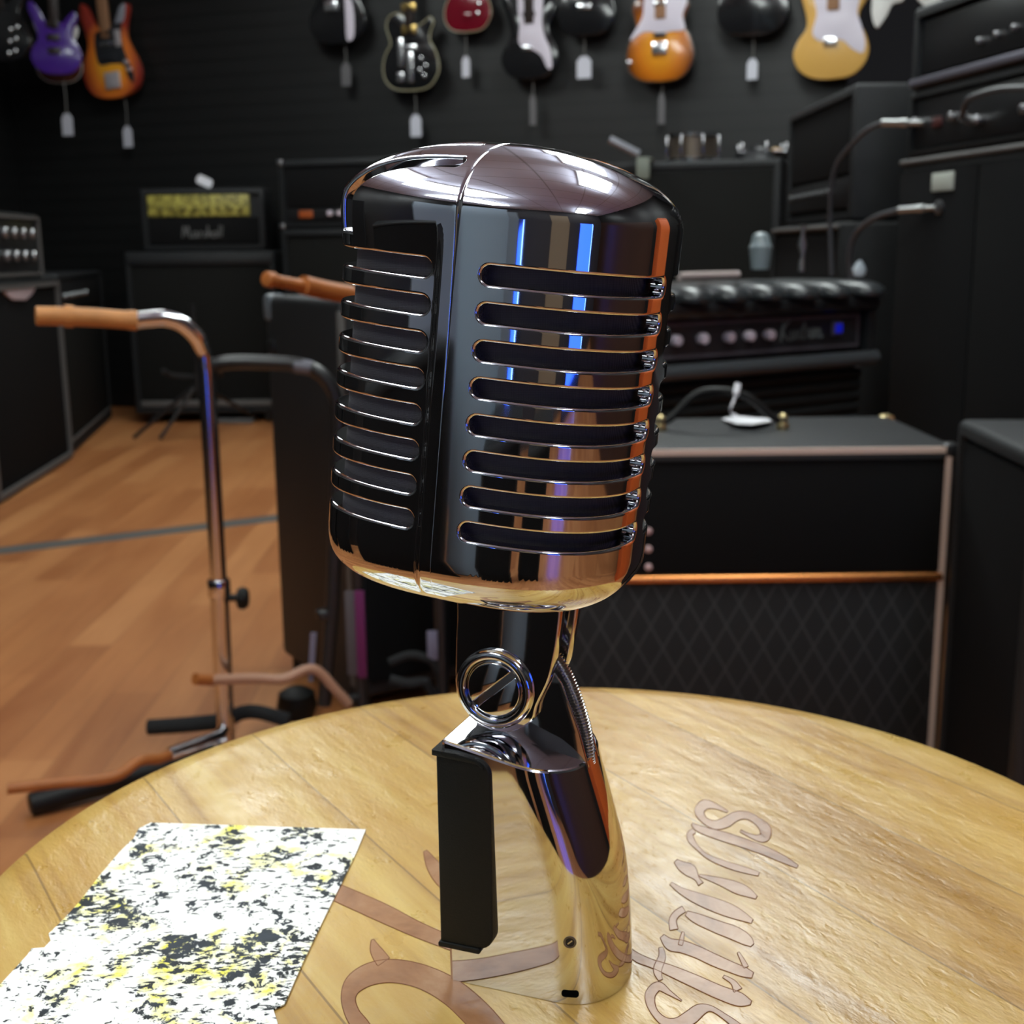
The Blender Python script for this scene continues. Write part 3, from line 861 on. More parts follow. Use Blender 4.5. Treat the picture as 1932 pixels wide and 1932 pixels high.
def add_corners(root, w, h, d, m, s=0.03):
    for x in (0, w):
        for z in (0, h):
            b = MB(); q = 0.0025
            b.box((x - q if x == 0 else x - s, -q, z - q if z == 0 else z - s), (x + s if x == 0 else x + q, s, z + s if z == 0 else z + q), 0.006, 2)
            b.build('corner_protector', m, root)
def knob_row(root, xs, z, y, r, m, dz=0.0, name='knob', l=0.018):
    for x in xs:
        b = MB(); b.cyl((x, y, z), (x, y - l, z), r, 18, bev=r * 0.25); b.build(name, m, root)

# ---- 4x12 cabinet with yellow-panelled head, left of centre by the back wall
YB = 6.28
pl = atY(245, 640, YB); pr = atY(525, 640, YB)
loc, rz, w = amp_frame(pl, pr, 0.0)
t = thing('speaker_cabinet', 'large black slant-free speaker cabinet standing under the amplifier head with the yellow panel', 'speaker cabinet', loc, rz)
t['label'] = 'large black speaker cabinet under the amplifier head with the yellow panel'
h = 0.86
b = MB(); cabinet_shell(b, w, h - 0.05, 0.36, 0.028, 0.018); bmesh.ops.translate(b.bm, verts=b.bm.verts, vec=(0, 0, 0.05)); b.build('cabinet_body', TOLEX2, t)
b = MB(); b.box((0.03, 0.012, 0.12), (w - 0.03, 0.02, h - 0.075), 0.004); b.build('grille_cloth', CLOTH2, t)
b = MB(); b.box((0.03, 0.008, 0.085), (w - 0.03, 0.018, 0.118), 0.004); b.build('bottom_rail', PIPING, t)
b = MB(); b.box((0.01, -0.004, h - 0.065), (w - 0.01, 0.02, h - 0.02), 0.008); b.build('top_rail', TOLEX2, t)
for x in (0.08, w - 0.08):
    for y in (0.06, 0.3):
        b = MB(); b.cyl((x - 0.012, y, 0.025), (x + 0.012, y, 0.025), 0.025, 16); b.box((x - 0.014, y - 0.02, 0.03), (x + 0.014, y + 0.02, 0.055), 0.003); b.build('caster', BLACKMET, t)
zh0 = 0.862; zh1 = 1.165
hl = atY(266, 420, YB + 0.04); hr = atY(500, 420, YB + 0.04)
loc, rz, w = amp_frame(hl, hr, zh0); h = zh1 - zh0
t = thing('amplifier_head', 'black amplifier head with a long yellow control panel', 'amplifier', loc, rz)
b = MB(); cabinet_shell(b, w, h, 0.22, 0.03, 0.02); b.build('head_body', TOLEX2, t)
YEL, nt, bs = newmat('yellow_panel')
vec = texco(nt, (1, 1, 1)); k = noise(nt, vec, 45, 3)
nt.links.new(ramp(nt, k, [(0.35, srgb(88, 82, 34)), (0.6, srgb(178, 168, 82))]), bs.inputs['Base Color']); bs.inputs['Roughness'].default_value = 0.4
b = MB(); b.box((0.035, 0.004, h - 0.135), (w - 0.075, 0.02, h - 0.03), 0.006); pn = b.build('yellow_control_panel', YEL, t); pn['label'] = 'dull yellow control panel'
knob_row(t, [0.1 + 0.058 * i for i in range(8)], h - 0.098, 0.006, 0.011, mat('brass_knob', srgb(120, 112, 60), 0.4, 0.5))
b = MB(); b.box((0.035, 0.008, 0.035), (w - 0.035, 0.02, h - 0.14), 0.004); b.build('lower_grille', CLOTH, t)
b = MB(); stroke_text(b, SCRIPT_M, 0.2, 0.065, 0.062, 0.005, 0.0035); b.build('script_logo', mat('logo_grey', srgb(96, 96, 96), 0.5), t)
# white tag lying on that head
c = atY(387, 360, YB + 0.1)
tg = MB(); tg.prism(roundrect(-0.04, -0.022, 0.04, 0.022, 0.015), -0.002, 0.002, M=Matrix.Rotation(math.radians(25), 4, 'Y') @ XZ)
o = tg.build('price_tag', WHITEPL); o.location = (c.x, c.y, zh1 + 0.036); tag(o, 'white tag standing on top of the amplifier head with the yellow panel', 'tag')

# ---- next stack to the right, partly behind the microphone
YC = 6.02
pl = atY(537, 600, YC); loc, rz, w = amp_frame(pl, (pl.x + 0.68, pl.y - 0.22), 0.0)
t = thing('speaker_cabinet', 'black speaker cabinet under the head with the small orange lamp, left of the microphone', 'speaker cabinet', loc, rz)
b = MB(); cabinet_shell(b, w, 0.955, 0.36, 0.03, 0.02); b.build('cabinet_body', TOLEX2, t)
b = MB(); b.box((0.032, 0.012, 0.035), (w - 0.032, 0.02, 0.925), 0.004); b.build('grille_cloth', CLOTH2, t)
hl = atY(526, 380, YC + 0.03); loc, rz, w = amp_frame(hl, (hl.x + 0.66, hl.y - 0.21), 0.96)
t = thing('amplifier_head', 'black amplifier head with a small orange lamp and bright knobs, just left of the microphone', 'amplifier', loc, rz)
h = 0.315
b = MB(); cabinet_shell(b, w, h, 0.24, 0.032, 0.02); b.build('head_body', TOLEX2, t)
b = MB(); b.box((0.035, 0.01, 0.095), (w - 0.035, 0.02, h - 0.035), 0.004); b.build('grille_cloth', CLOTH, t)
b = MB(); b.box((0.035, 0.008, 0.035), (w - 0.035, 0.02, 0.09), 0.004); b.build('control_panel', BLACKMET, t)
b = MB(); b.box((0.10, 0.002, 0.048), (0.172, 0.012, 0.082), 0.004); ob = b.build('pilot_lamp', mat('orange_lamp', srgb(150, 74, 34), 0.4, emit=srgb(210, 90, 30), estr=0.02), t); ob['label'] = 'orange pilot lamp'
knob_row(t, [0.265, 0.315, 0.365, 0.42, 0.475, 0.53], 0.068, 0.008, 0.012, KNOBMET)
add_corners(t, w, h, 0.24, SILVER, 0.026)

# ---- row along the left wall
XL = -1.83
fa = Vector((XL - 0.04, 5.22)); na = Vector((XL + 0.05, 4.2))
loc, rz, w = amp_frame(na, fa, 0.0)
t = thing('speaker_cabinet', 'black speaker cabinet with grey piping and a pale badge at the left edge', 'speaker cabinet', loc, rz)
h = 0.76
b = MB(); cabinet_shell(b, w, h, 0.36, 0.03, 0.016); b.build('cabinet_body', TOLEX, t)
b = MB(); b.box((0.03, 0.008, 0.03), (w - 0.03, 0.018, h - 0.03), 0.004); b.build('grille_cloth', CLOTH, t)
b = MB(); frame_tube(b, 0.024, 0.024, w - 0.024, h - 0.024, 0.002, 0.009); b.build('piping', PIPING, t)
def on_front(loc, rz, px, py):
    r = ray(px, py); c, s = math.cos(rz), math.sin(rz); nx, ny = -s, c
    k = (loc[0] * nx + loc[1] * ny) / (r.x * nx + r.y * ny); p = r * k
    return (p.x - loc[0]) * c + (p.y - loc[1]) * s, p.z + CAMH - loc[2]
b = MB(); b.prism([on_front(loc, rz, *q) for q in ((8, 548), (68, 540), (60, 555), (48, 566), (27, 566), (14, 558))], -0.004, 0.006, 0.001, M=Matrix.Translation((0, 0.004, 0)) @ XZ)
ob = b.build('badge', mat('pale_badge', srgb(188, 172, 178), 0.4), t); ob['label'] = 'pale shield-shaped badge'
he = atX(72, 460, XL - 0.06)
loc, rz, w = amp_frame((XL + 0.0, 4.42), (XL - 0.05, he.y), 0.763)
t = thing('amplifier_head', 'black amplifier head with silvery knobs on the cabinet at the left edge', 'amplifier', loc, rz)
h = 0.245
b = MB(); cabinet_shell(b, w, h, 0.28, 0.022, 0.016); b.build('head_body', TOLEX, t)
b = MB(); frame_tube(b, 0.016, 0.016, w - 0.016, h - 0.016, 0.0, 0.006); b.build('piping', PIPING, t)
b = MB(); b.box((0.025, 0.008, 0.025), (w - 0.025, 0.016, h - 0.025), 0.003); b.build('control_panel', BLACKMET, t)
for zz, rr in ((0.17, 0.02), (0.085, 0.02)):
    knob_row(t, [w - 0.1 - 0.11 * i for i in range(4)], zz, 0.008, rr, SILVER)
fa2 = Vector((-2.12, 6.55)); na2 = Vector((-1.90, 5.30))
loc, rz, w = amp_frame(na2, fa2, 0.0)
t = thing('combo_amplifier', 'black combo amplifier with top-mounted knobs further along the left wall', 'amplifier', loc, rz)
h = 0.77
b = MB(); cabinet_shell(b, w, h, 0.3, 0.025, 0.016); b.build('cabinet_body', TOLEX2, t)
b = MB(); b.box((0.03, 0.008, 0.06), (w - 0.03, 0.018, h - 0.17), 0.004); b.build('grille_cloth', CLOTH2, t)
b = MB(); b.box((0.03, 0.004, h - 0.16), (w - 0.03, 0.018, h - 0.03), 0.004); b.build('control_panel', BLACKMET, t)
knob_row(t, [0.12, 0.26, 0.40, 0.54, 0.68], h - 0.095, 0.004, 0.014, GREYMET)
b = MB(); b.box((0.03, 0.0, 0.05), (w - 0.03, 0.012, 0.062), 0.003); b.build('bottom_rail', PIPING, t)

# ---- small tripod floor stand in front of the large cabinet
hub = atY(372, 712, 5.75)
t = thing('tripod_stand', 'small black tripod stand with spread legs before the large cabinet', 'stand', (hub.x, hub.y, 0))
feet = [atZ(252, 826, 0.012), atZ(302, 828, 0.012), atZ(488, 790, 0.012)]
for f in feet:
    b = MB(); b.tube([Vector((0, 0, 0.26)), Vector((f.x - hub.x, f.y - hub.y, 0.012))], 0.009, 10); b.build('leg', BLACKMET, t)
b = MB(); b.cyl((0, 0, 0.2), (0, 0, 0.62), 0.011, 12); b.build('post', BLACKMET, t)
b = MB(); b.cyl((0, 0, 0.23), (0, 0, 0.29), 0.02, 14); b.build('hub', BLACKMET, t)
b = MB(); b.tube(catmull([(-0.13, -0.09, 0.33), (-0.11, -0.02, 0.30), (0, 0, 0.29), (0.11, -0.02, 0.30), (0.13, -0.09, 0.33)], 5), 0.011, 8); b.build('cradle', FOAM, t)
a = atZ(408, 800, 0.0); c = atZ(480, 797, 0.0)
b = MB(); b.box((a.x, a.y, 0.001), (c.x, a.y + 0.09, 0.022), 0.004); o = b.build('pedal', mat('worn_pedal', srgb(96, 94, 94), 0.5)); tag(o, 'flat grey effects pedal on the floor beside the tripod stand', 'pedal')

# ---- dark cabinet standing corner-on behind the stands
nc = atY(640, 568, 2.18); lc = atY(497, 548, 2.47)
dv = Vector((nc.x - lc.x, nc.y - lc.y)); 
loc, rz, w = amp_frame((lc.x, lc.y), (nc.x, nc.y), 0.0)
t = thing('speaker_cabinet', 'black speaker cabinet turned corner-on behind the guitar rack, left of the microphone', 'speaker cabinet', loc, rz)
hC = 0.768; dC = 0.40
b = MB(); b.box((0, 0, 0.03), (w, dC, hC), 0.014, 3); b.build('cabinet_body', TOLEX2, t)
for x in (0.03, w - 0.03):
    for y in (0.03, dC - 0.03):
        b = MB(); b.cyl((x, y, 0.0), (x, y, 0.032), 0.018, 14); b.build('foot', BLACKRUB, t)
b = MB(); b.box((w - 0.004, 0.03, 0.06), (w + 0.004, dC - 0.03, hC - 0.03), 0.003); b.build('grille_cloth', CLOTH, t)
b = MB(); b.box((w - 0.012, -0.003, 0.06), (w + 0.004, 0.008, hC - 0.02), 0.003); b.build('piping', PIPING, t)
b = MB(); b.box((-0.004, -0.004, hC - 0.05), (0.035, 0.035, hC + 0.003), 0.01); b.build('corner_protector', mat('pale_corner', (0.10, 0.115, 0.13, 1), 0.4), t)
b = MB(); b.box((0.02, -0.006, hC - 0.112), (0.05, 0.002, hC - 0.085), 0.003); b.build('side_clip', BLACKMET, t)
# violet tag on its side
q = [atY(522, 798, 2.28), atY(541, 806, 2.27), atY(565, 960, 2.26), atY(530, 955, 2.27)]
VIOLET, nt, bs = newmat('violet_print')
vec = texco(nt, (1, 1, 1))
nt.links.new(ramp(nt, noise(nt, vec, 40, 3), [(0.4, srgb(30, 26, 34)), (0.55, srgb(62, 48, 82)), (0.7, srgb(96, 84, 116))]), bs.inputs['Base Color'])

# ================================================================== STANDS
# chrome guitar stand with rubber-covered yoke
base = atZ(429, 1448, 0.0)
Yp = base.y
pole_x, pole_y = base.x, base.y
def rel(p): return Vector((p.x - pole_x, p.y - pole_y, p.z))
t = thing('guitar_stand', 'chrome guitar stand with tan rubber tubing on its bent top arm', 'guitar stand', (pole_x, pole_y, 0))
top = atY(388, 700, Yp); mid = atY(413, 1108, Yp)
b = MB(); b.tube([Vector((0, 0, 0.012)), rel(mid)], 0.0150, 20); b.build('lower_pole', CHROME2, t)
arm = [rel(mid), rel(top), rel(atY(383, 665, Yp)), rel(atY(372, 638, Yp - 0.01)), rel(atY(345, 612, Yp - 0.02)), rel(atY(312, 601, Yp - 0.03)), rel(atY(282, 602, Yp - 0.04)), rel(atY(255, 605, Yp - 0.05))]
b = MB(); b.tube([arm[0]] + catmull(arm[1:], 8), 0.0128, 20); b.build('upper_pole', CHROME2, t)
tt = [rel(atY(258, 605, Yp - 0.05)), rel(atY(190, 600, Yp - 0.07)), rel(atY(130, 597, Yp - 0.09)), rel(atY(68, 596, Yp - 0.11))]
b = MB(); b.tube(catmull(tt, 8), [0.0150] * 3 + [0.0138] * 22, 18)
ob = b.build('yoke_tubing', TAN, t); ob['label'] = 'tan rubber tubing'
b = MB(); b.tube([tt[2] + (tt[1] - tt[2]).normalized() * 0.006, tt[2] - (tt[1] - tt[2]).normalized() * 0.006], 0.0165, 18); b.build('tubing_band', TAN, ob)
b = MB(); m_ = rel(mid); b.cyl(m_ - Vector((0, 0, 0.016)), m_ + Vector((0, 0, 0.014)), 0.0185, 20, bev=0.003); b.build('collar', CHROME2, t)
b = MB(); b.cyl(m_ + Vector((0.014, 0, -0.018)), m_ + Vector((0.032, 0, -0.018)), 0.006, 12); b.lathe([(0.006, 0), (0.017, 0.004), (0.019, 0.012), (0.015, 0.019), (0, 0.021)], 16, Matrix.Translation(m_ + Vector((0.028, -0.004, -0.018))) @ Matrix.Rotation(PI / 2, 4, 'Y')); b.build('clamp_knob', BLACKRUB, t)
# feet
lf = atZ(300, 1428, 0.07); lf2 = atZ(55, 1516, 0.022)
b = MB(); b.tube([Vector((0, 0, 0.03)), Vector(((lf2.x - pole_x) * 0.95, (lf2.y - pole_y) * 0.95, 0.0205))], 0.0125, 14); leg = b.build('leg', CHROME2, t)
b = MB(); e = Vector((lf2.x - pole_x, lf2.y - pole_y, 0.02)); dd = (Vector((0, 0, 0.03)) - e).normalized(); b.cyl(e, e + dd * 0.3, 0.0175, 16, bev=0.004); b.build('rubber_foot', BLACKRUB, leg)
for ang in (-62, -4):
    e = Vector((0.34 * math.cos(math.radians(ang)), 0.34 * math.sin(math.radians(ang)), 0.02))
    b = MB(); b.tube([Vector((0, 0, 0.03)), e], 0.0125, 14); leg = b.build('leg', CHROME2, t)
    b = MB(); b.cyl(e - (e - Vector((0, 0, .05))).normalized() * 0.1, e, 0.0175, 16, bev=0.004); b.build('rubber_foot', BLACKRUB, leg)
# bright chrome lower arm and tan cradle
A1 = rel(atY(418, 1388, Yp - 0.03)); A2 = rel(atY(318, 1424, Yp - 0.12))
b = MB(); b.tube([Vector((0, 0, A1.z + 0.004)), A1, A2], 0.0105, 16); b.build('lower_arm', CHROME2, t)
cr = [rel(atY(300, 1432, Yp - 0.14)), rel(atY(262, 1436, Yp - 0.17)), rel(atY(212, 1466, Yp - 0.21)), rel(atY(110, 1477, Yp - 0.24)), rel(atY(14, 1488, Yp - 0.27))]
b = MB(); b.tube([A2] + catmull(cr, 6), 0.0085, 14); b.build('cradle_tubing', AMBER, t)['label'] = 'amber rubber cradle tubing'

# second stand: tubing arm above the dark cabinet and its pale cradle below
sx_, sy_ = atZ(712, 1330, 0).x, 2.02
t = thing('guitar_stand', 'second guitar stand whose orange rubber arm points left above the black cabinet', 'guitar stand', (sx_, sy_, 0))
def rel2(p): return Vector((p.x - sx_, p.y - sy_, p.z))
b = MB(); b.tube([Vector((0, 0, 0.01)), Vector((0, 0, 0.66))] + catmull([(0, 0, 0.70), rel2(atY(705, 575, 1.98)), rel2(atY(655, 560, 1.94))], 6), 0.0115, 16); b.build('pole', BLACKMET, t)
tb = [rel2(atY(662, 556, 1.94)), rel2(atY(615, 548, 1.9)), rel2(atY(572, 538, 1.86))]
b = MB(); b.tube(catmull(tb, 6), 0.0142, 18); ob = b.build('yoke_tubing', AMBER, t); ob['label'] = 'orange rubber tubing'
b = MB(); b.tube([rel2(atY(580, 541, 1.87)), rel2(atY(505, 527, 1.80))], 0.0088, 16); b.cyl(rel2(atY(518, 529, 1.81)), rel2(atY(501, 526, 1.795)), 0.0112, 16, bev=0.003); b.build('tubing_tip', AMBER, ob)
PINKRUB = mat('pale_tubing', srgb(170, 128, 104), 0.5)
b = MB(); b.tube([rel2(atY(658, 1328, 2.0))] + catmull([rel2(atY(632, 1300, 1.99)), rel2(atY(600, 1266, 1.98)), rel2(atY(575, 1264, 1.97)), rel2(atY(535, 1281, 1.95)), rel2(atY(480, 1280, 1.93)), rel2(atY(398, 1283, 1.88))], 6), 0.0085, 14)
ob = b.build('cradle_tubing', PINKRUB, t); ob['label'] = 'pale pink cradle tubing'
b = MB(); b.tube([rel2(atY(402, 1283, 1.885)), rel2(atY(368, 1281, 1.86))], 0.0098, 14); b.build('tubing_tip', AMBER, ob)
b = MB(); b.tube([Vector((0, 0, 0.10)), rel2(atY(650, 1322, 2.0))], 0.009, 12); b.build('cradle_arm', BLACKMET, t)
for ang in (-62, 195, 265):
    b = MB(); b.tube([Vector((0, 0, 0.05)), Vector((0.2 * math.cos(math.radians(ang)), 0.2 * math.sin(math.radians(ang)), 0.012))], 0.009, 10); b.build('leg', BLACKMET, t)
z0, z1 = atY(710, 1268, sy_).z, atY(716, 1110, sy_).z
b = MB(); b.box((-0.021, -0.016, z0), (-0.003, -0.0125, z1), 0.001); ob = b.build('hanging_label', mat('grey_label', srgb(78, 72, 76), 0.6), t); ob['label'] = 'grey and magenta label'
b = MB(); b.box((-0.004, -0.0185, z0 - 0.004), (0.012, -0.0125, z1), 0.001); b.build('magenta_stripe', mat('magenta_label', srgb(96, 22, 78), 0.5), ob)

# black tubular guitar rack with foam bars
Yr = base.y + 0.07
Lb = atY(428, 1340, Yr); Lt = atY(392, 700, Yr); Rb = atY(606, 1300, Yr - 0.03); Rt = atY(640, 800, Yr)
t = thing('guitar_rack', 'black tubular guitar rack with arched top bar and foam-covered lower bars', 'guitar rack', (Lb.x, Lb.y, 0))
def rel3(p): return Vector((p.x - Lb.x, p.y - Lb.y, p.z))
arch = [rel3(atY(394, 720, Yr)), rel3(atY(400, 694, Yr)), rel3(atY(430, 684, Yr)), rel3(atY(500, 684, Yr)), rel3(atY(565, 689, Yr)), rel3(atY(605, 706, Yr)), rel3(atY(632, 745, Yr)), rel3(atY(640, 800, Yr))]
b = MB(); b.tube([Vector((0, 0, 0.01)), rel3(Lt)] + catmull(arch, 6) + [rel3(atY(628, 1130, Yr - 0.02)), rel3(atY(612, 1330, Yr - 0.03))], 0.0120, 14); b.build('frame_tube', BLACKMET, t)
b = MB(); b.tube([rel3(atY(556, 690, Yr - 0.001)), rel3(atY(588, 694, Yr - 0.001))], 0.0124, 14); b.build('tube_sticker', mat('grey_sticker', srgb(92, 92, 102), 0.4), t)
fb = [rel3(atY(280, 1372, Yr - 0.05)), rel3(atY(345, 1368, Yr - 0.05)), rel3(atY(428, 1360, Yr - 0.04))]
b = MB(); b.tube(catmull(fb, 5), 0.0135, 14); b.build('foam_bar', FOAM, t)
fb = [rel3(atY(428, 1360, Yr - 0.04)), rel3(atY(455, 1345, Yr - 0.03)), rel3(atY(490, 1344, Yr - 0.03)), rel3(atY(545, 1360, Yr - 0.04))]
b = MB(); b.tube(catmull(fb, 5), 0.0125, 14); b.build('foam_bar', FOAM, t)
foot = atZ(560, 1322, 0.03)
b = MB(); b.lathe([(0, 0.0), (0.03, 0.0), (0.038, 0.02), (0.034, 0.045), (0.018, 0.055), (0, 0.055)], 18, Matrix.Translation((foot.x - Lb.x, foot.y - Lb.y, 0.0))); b.build('rubber_foot', BLACKRUB, t)
Rm = rel3(atY(608, 1300, Yr - 0.03))
b = MB(); b.cyl(rel3(atY(615, 1165, Yr - 0.02)), rel3(atY(613, 1150, Yr - 0.02)), 0.0165, 16, bev=0.002); b.build('collar', BLACKMET, t)
b = MB(); p0 = rel3(atY(592, 1195, Yr - 0.042)); p1 = rel3(atY(586, 1285, Yr - 0.05)); b.tube([p0, p1], [0.0055, 0.0045], 8); b.build('white_lettering_strip', mat('lilac_grey', srgb(112, 110, 130), 0.5), t)
# third post with label and curved base tubes
qx = atZ(846, 1340, 0).x; qy = 2.05
t = thing('folded_stand', 'folded black stand with a pale label, right behind the microphone swivel', 'stand', (qx, qy, 0))
def rel4(p): return Vector((p.x - qx, p.y - qy, p.z))
b = MB(); b.tube([Vector((0, 0, 0.012)), Vector((0.0, 0, 0.55))], 0.012, 14); b.build('post', BLACKMET, t)
b = MB(); b.box((-0.024, -0.016, rel4(atY(826, 1240, qy)).z), (-0.006, -0.0122, rel4(atY(830, 1185, qy)).z), 0.001); b.build('pale_label', mat('lilac_grey', srgb(112, 110, 130), 0.5), t)
b = MB(); b.tube([Vector((0, 0, 0.12))] + catmull([rel4(atY(815, 1245, qy - .01)), rel4(atY(775, 1236, qy - .01)), rel4(atY(735, 1250, qy - .01))], 5), 0.008, 10); b.build('upper_hoop', FOAM, t)
b = MB(); b.tube([Vector((0, 0, 0.07))] + catmull([rel4(atY(800, 1285, qy - .03)), rel4(atY(770, 1290, qy - .03)), rel4(atY(735, 1282, qy - .03))], 5), 0.009, 10); b.build('lower_hoop', FOAM, t)
for ang in (200, 265, 120):
    b = MB(); b.tube([Vector((0, 0, 0.05)), Vector((0.17 * math.cos(math.radians(ang)), 0.17 * math.sin(math.radians(ang)), 0.012))], 0.009, 10); b.build('leg', BLACKMET, t)

# ================================================================== RIGHT SIDE
# combo amplifier with diamond grille
YV = 1.90
pr = atY(1812, 845, YV); pl = Vector((pr.x - 0.72, YV))
loc, rz, w = amp_frame(pl, (pr.x, YV), 0.0)
t = thing('combo_amplifier', 'black combo amplifier with cream piping, gold strip and diamond grille, right of the microphone', 'amplifier', loc, rz)
hV = pr.z + 0.004; dV = 0.36
b = MB(); cabinet_shell(b, w, hV - 0.01, dV, 0.022, 0.014, 0.016); bmesh.ops.translate(b.bm, verts=b.bm.verts, vec=(0, 0, 0.01)); b.build('cabinet_body', TOLEX2, t)
zstrip = atY(1500, 1091, YV).z; xin = atY(1776, 1100, YV).x - loc[0]
ztop = atY(1500, 852, YV).z
b = MB(); frame_tube(b, w - xin, 0.03, xin, ztop, 0.004, 0.0045); b.build('cream_piping', CREAM_PIPING, t)
b = MB(); b.box((w - xin, 0.004, zstrip + 0.008), (xin, 0.016, ztop - 0.002), 0.003); b.build('upper_panel', CLOTH, t)
b = MB(); b.tube([(w - xin, 0.003, zstrip), (xin, 0.003, zstrip)], 0.0075, 14); b.build('gold_strip', mat('gold_strip', srgb(200, 130, 74), 0.25, 0.9), t)
DIA, nt, bs = newmat('diamond_grille')
vec = texco(nt, (1, 1, 1)); sx = nt.nodes.new('ShaderNodeSeparateXYZ'); nt.links.new(vec, sx.inputs[0])
u = math_(nt, 'MULTIPLY', sx.outputs['X'], 1 / 0.0405); v = math_(nt, 'MULTIPLY', sx.outputs['Z'], 1 / 0.0735)
d1 = math_(nt, 'ABSOLUTE', math_(nt, 'SUBTRACT', math_(nt, 'FRACT', math_(nt, 'ADD', u, v)), 0.5))
d2 = math_(nt, 'ABSOLUTE', math_(nt, 'SUBTRACT', math_(nt, 'FRACT', math_(nt, 'SUBTRACT', u, v)), 0.5))
ln = math_(nt, 'MAXIMUM', math_(nt, 'LESS_THAN', d1, 0.052), math_(nt, 'LESS_THAN', d2, 0.052))
nt.links.new(mixc(nt, ln, (0.006, 0.006, 0.007, 1), (0.026, 0.027, 0.028, 1)), bs.inputs['Base Color']); bs.inputs['Roughness'].default_value = 0.85
b = MB(); b.box((w - xin, 0.004, 0.034), (xin, 0.016, zstrip - 0.008), 0.003); b.build('diamond_grille', DIA, t)
for i in range(3):
    p = atY(1224, 1003 + 34 * i, YV); b = MB(); b.lathe([(0.006, 0), (0.006, 0.002), (0.003, 0.004), (0, 0.0045)], 12, Matrix.Translation((p.x - loc[0], 0.004, p.z)) @ Matrix.Rotation(PI / 2, 4, 'X')); b.build('badge_stud', mat('pink_stud', srgb(190, 160, 160), 0.4), t)
# handle with brass ends
hy = 0.20; BRASS = mat('brass', srgb(196, 178, 130), 0.3, 0.9)
xa = atY(1246, 790, YV + hy).x - loc[0]; xb_ = atY(1477, 792, YV + hy).x - loc[0]
za_ = atY(1360, 737, YV + hy).z
hp = [(xa, hy, hV + 0.012), (xa + 0.02, hy, hV + 0.022), (xa + 0.06, hy, za_ - 0.006), ((xa + xb_) / 2, hy, za_), (xb_ - 0.06, hy, za_ - 0.012), (xb_ - 0.02, hy, hV + 0.022), (xb_, hy, hV + 0.012)]
b = MB(); b.tube(catmull(hp, 6), 0.0065, 12); hd = b.build('handle', BLACKRUB, t)
for x in (xa, xb_):
    b = MB(); b.cyl((x, hy, hV - 0.002), (x, hy, hV + 0.011), 0.011, 16, bev=0.002); b.lathe([(0.004, 0.011), (0.0085, 0.014), (0.0085, 0.022), (0.004, 0.026), (0, 0.027)], 14, Matrix.Translation((x, hy, hV))); b.build('handle_end', BRASS, hd)
for x in (0.012, w - 0.012):
    for y in (0.012, dV - 0.012):
        b = MB(); b.box((x - 0.014, y - 0.014, hV - 0.022), (x + 0.014, y + 0.014, hV + 0.003), 0.008); b.build('corner_protector', BRASS if y > .1 else BLACKMET, t)
for x in (0.06, w - 0.06):
    for y in (0.05, dV - 0.05):
        b = MB(); b.cyl((x, y, 0), (x, y, 0.032), 0.016, 12); b.build('foot', BLACKRUB, t)
# white tag tied on the handle, lying on the top
tp = [atZ(q[0], q[1], hV + 0.006) for q in ((1362, 789), (1390, 781), (1420, 786), (1462, 792), (1450, 799), (1420, 806), (1388, 804))]
cc_ = tp[2]
b = MB(); b.prism([(p.x - cc_.x, p.y - cc_.y) for p in tp], 0.0, 0.0015, M=Matrix.Rotation(math.radians(-3), 4, 'X')); 
tgx = thing('price_tag', 'white tag tied to the handle on top of the diamond-grille combo amplifier', 'tag', (cc_.x, cc_.y, hV + 0.003))
b.build('tag_card', WHITEPL, tgx)
s0 = atY(1392, 737, YV + hy); s1 = atZ(1388, 784, hV + 0.008)
b = MB(); b.tube(catmull([(s0.x - cc_.x, s0.y - cc_.y, s0.z - hV + 0.008), (s0.x - cc_.x - 0.006, s0.y - cc_.y - 0.01, s0.z - hV - 0.012), (s0.x - cc_.x - 0.014, s0.y - cc_.y - 0.012, (s0.z - hV) * 0.45), (s1.x - cc_.x, s1.y - cc_.y, 0.006)], 6), [0.0055] * 6 + [0.002] * 13, 8); b.build('tag_string', WHITEPL, tgx)

# padded amplifier head with knobs and blue jewel, on its cabinet
kr = atY(1652, 600, 2.86); kl = atY(1272, 640, 2.54)
dv = (Vector((kl.x, kl.y)) - Vector((kr.x, kr.y))).normalized()
kl2 = Vector((kl.x, kl.y)) + dv * 0.22
zk0 = atY(1450, 690, 2.70).z; zk1 = atY(1450, 545, 2.70).z
loc, rz, w = amp_frame(kl2, (kr.x, kr.y), 0.0)
t = thing('speaker_cabinet', 'black pleated speaker cabinet underneath the padded amplifier head', 'speaker cabinet', loc, rz)
b = MB(); b.box((0.01, 0.03, 0.02), (w - 0.01, 0.36, zk0 - 0.012), 0.02, 3); b.build('cabinet_body', TOLEX, t)
for i in range(9):
    z = zk0 - 0.035 - 0.026 * i
    b = MB(); b.tube([(0.02, 0.028, z), (w - 0.02, 0.028, z)], 0.0128, 10); b.build('pleat', TOLEX, t)
b = MB(); b.box((0.04, 0.05, 0), (w - 0.04, 0.34, 0.022), 0.004); b.build('plinth', BLACKMET, t)
loc = (loc[0], loc[1], zk0 - 0.01); h = zk1 - zk0
t = thing('amplifier_head', 'padded black amplifier head with pale knobs, script lettering and a blue jewel light', 'amplifier', loc, rz)
VINYL = mat('padded_vinyl', (0.022, 0.025, 0.027, 1), 0.3, bump=0.15, bscale=60)
VINYLG = mat('padded_vinyl_grey', (0.06, 0.066, 0.072, 1), 0.3)
b = MB(); b.box((0, 0.03, 0), (w, 0.30, h - 0.012), 0.015, 3); b.build('head_body', TOLEX, t)
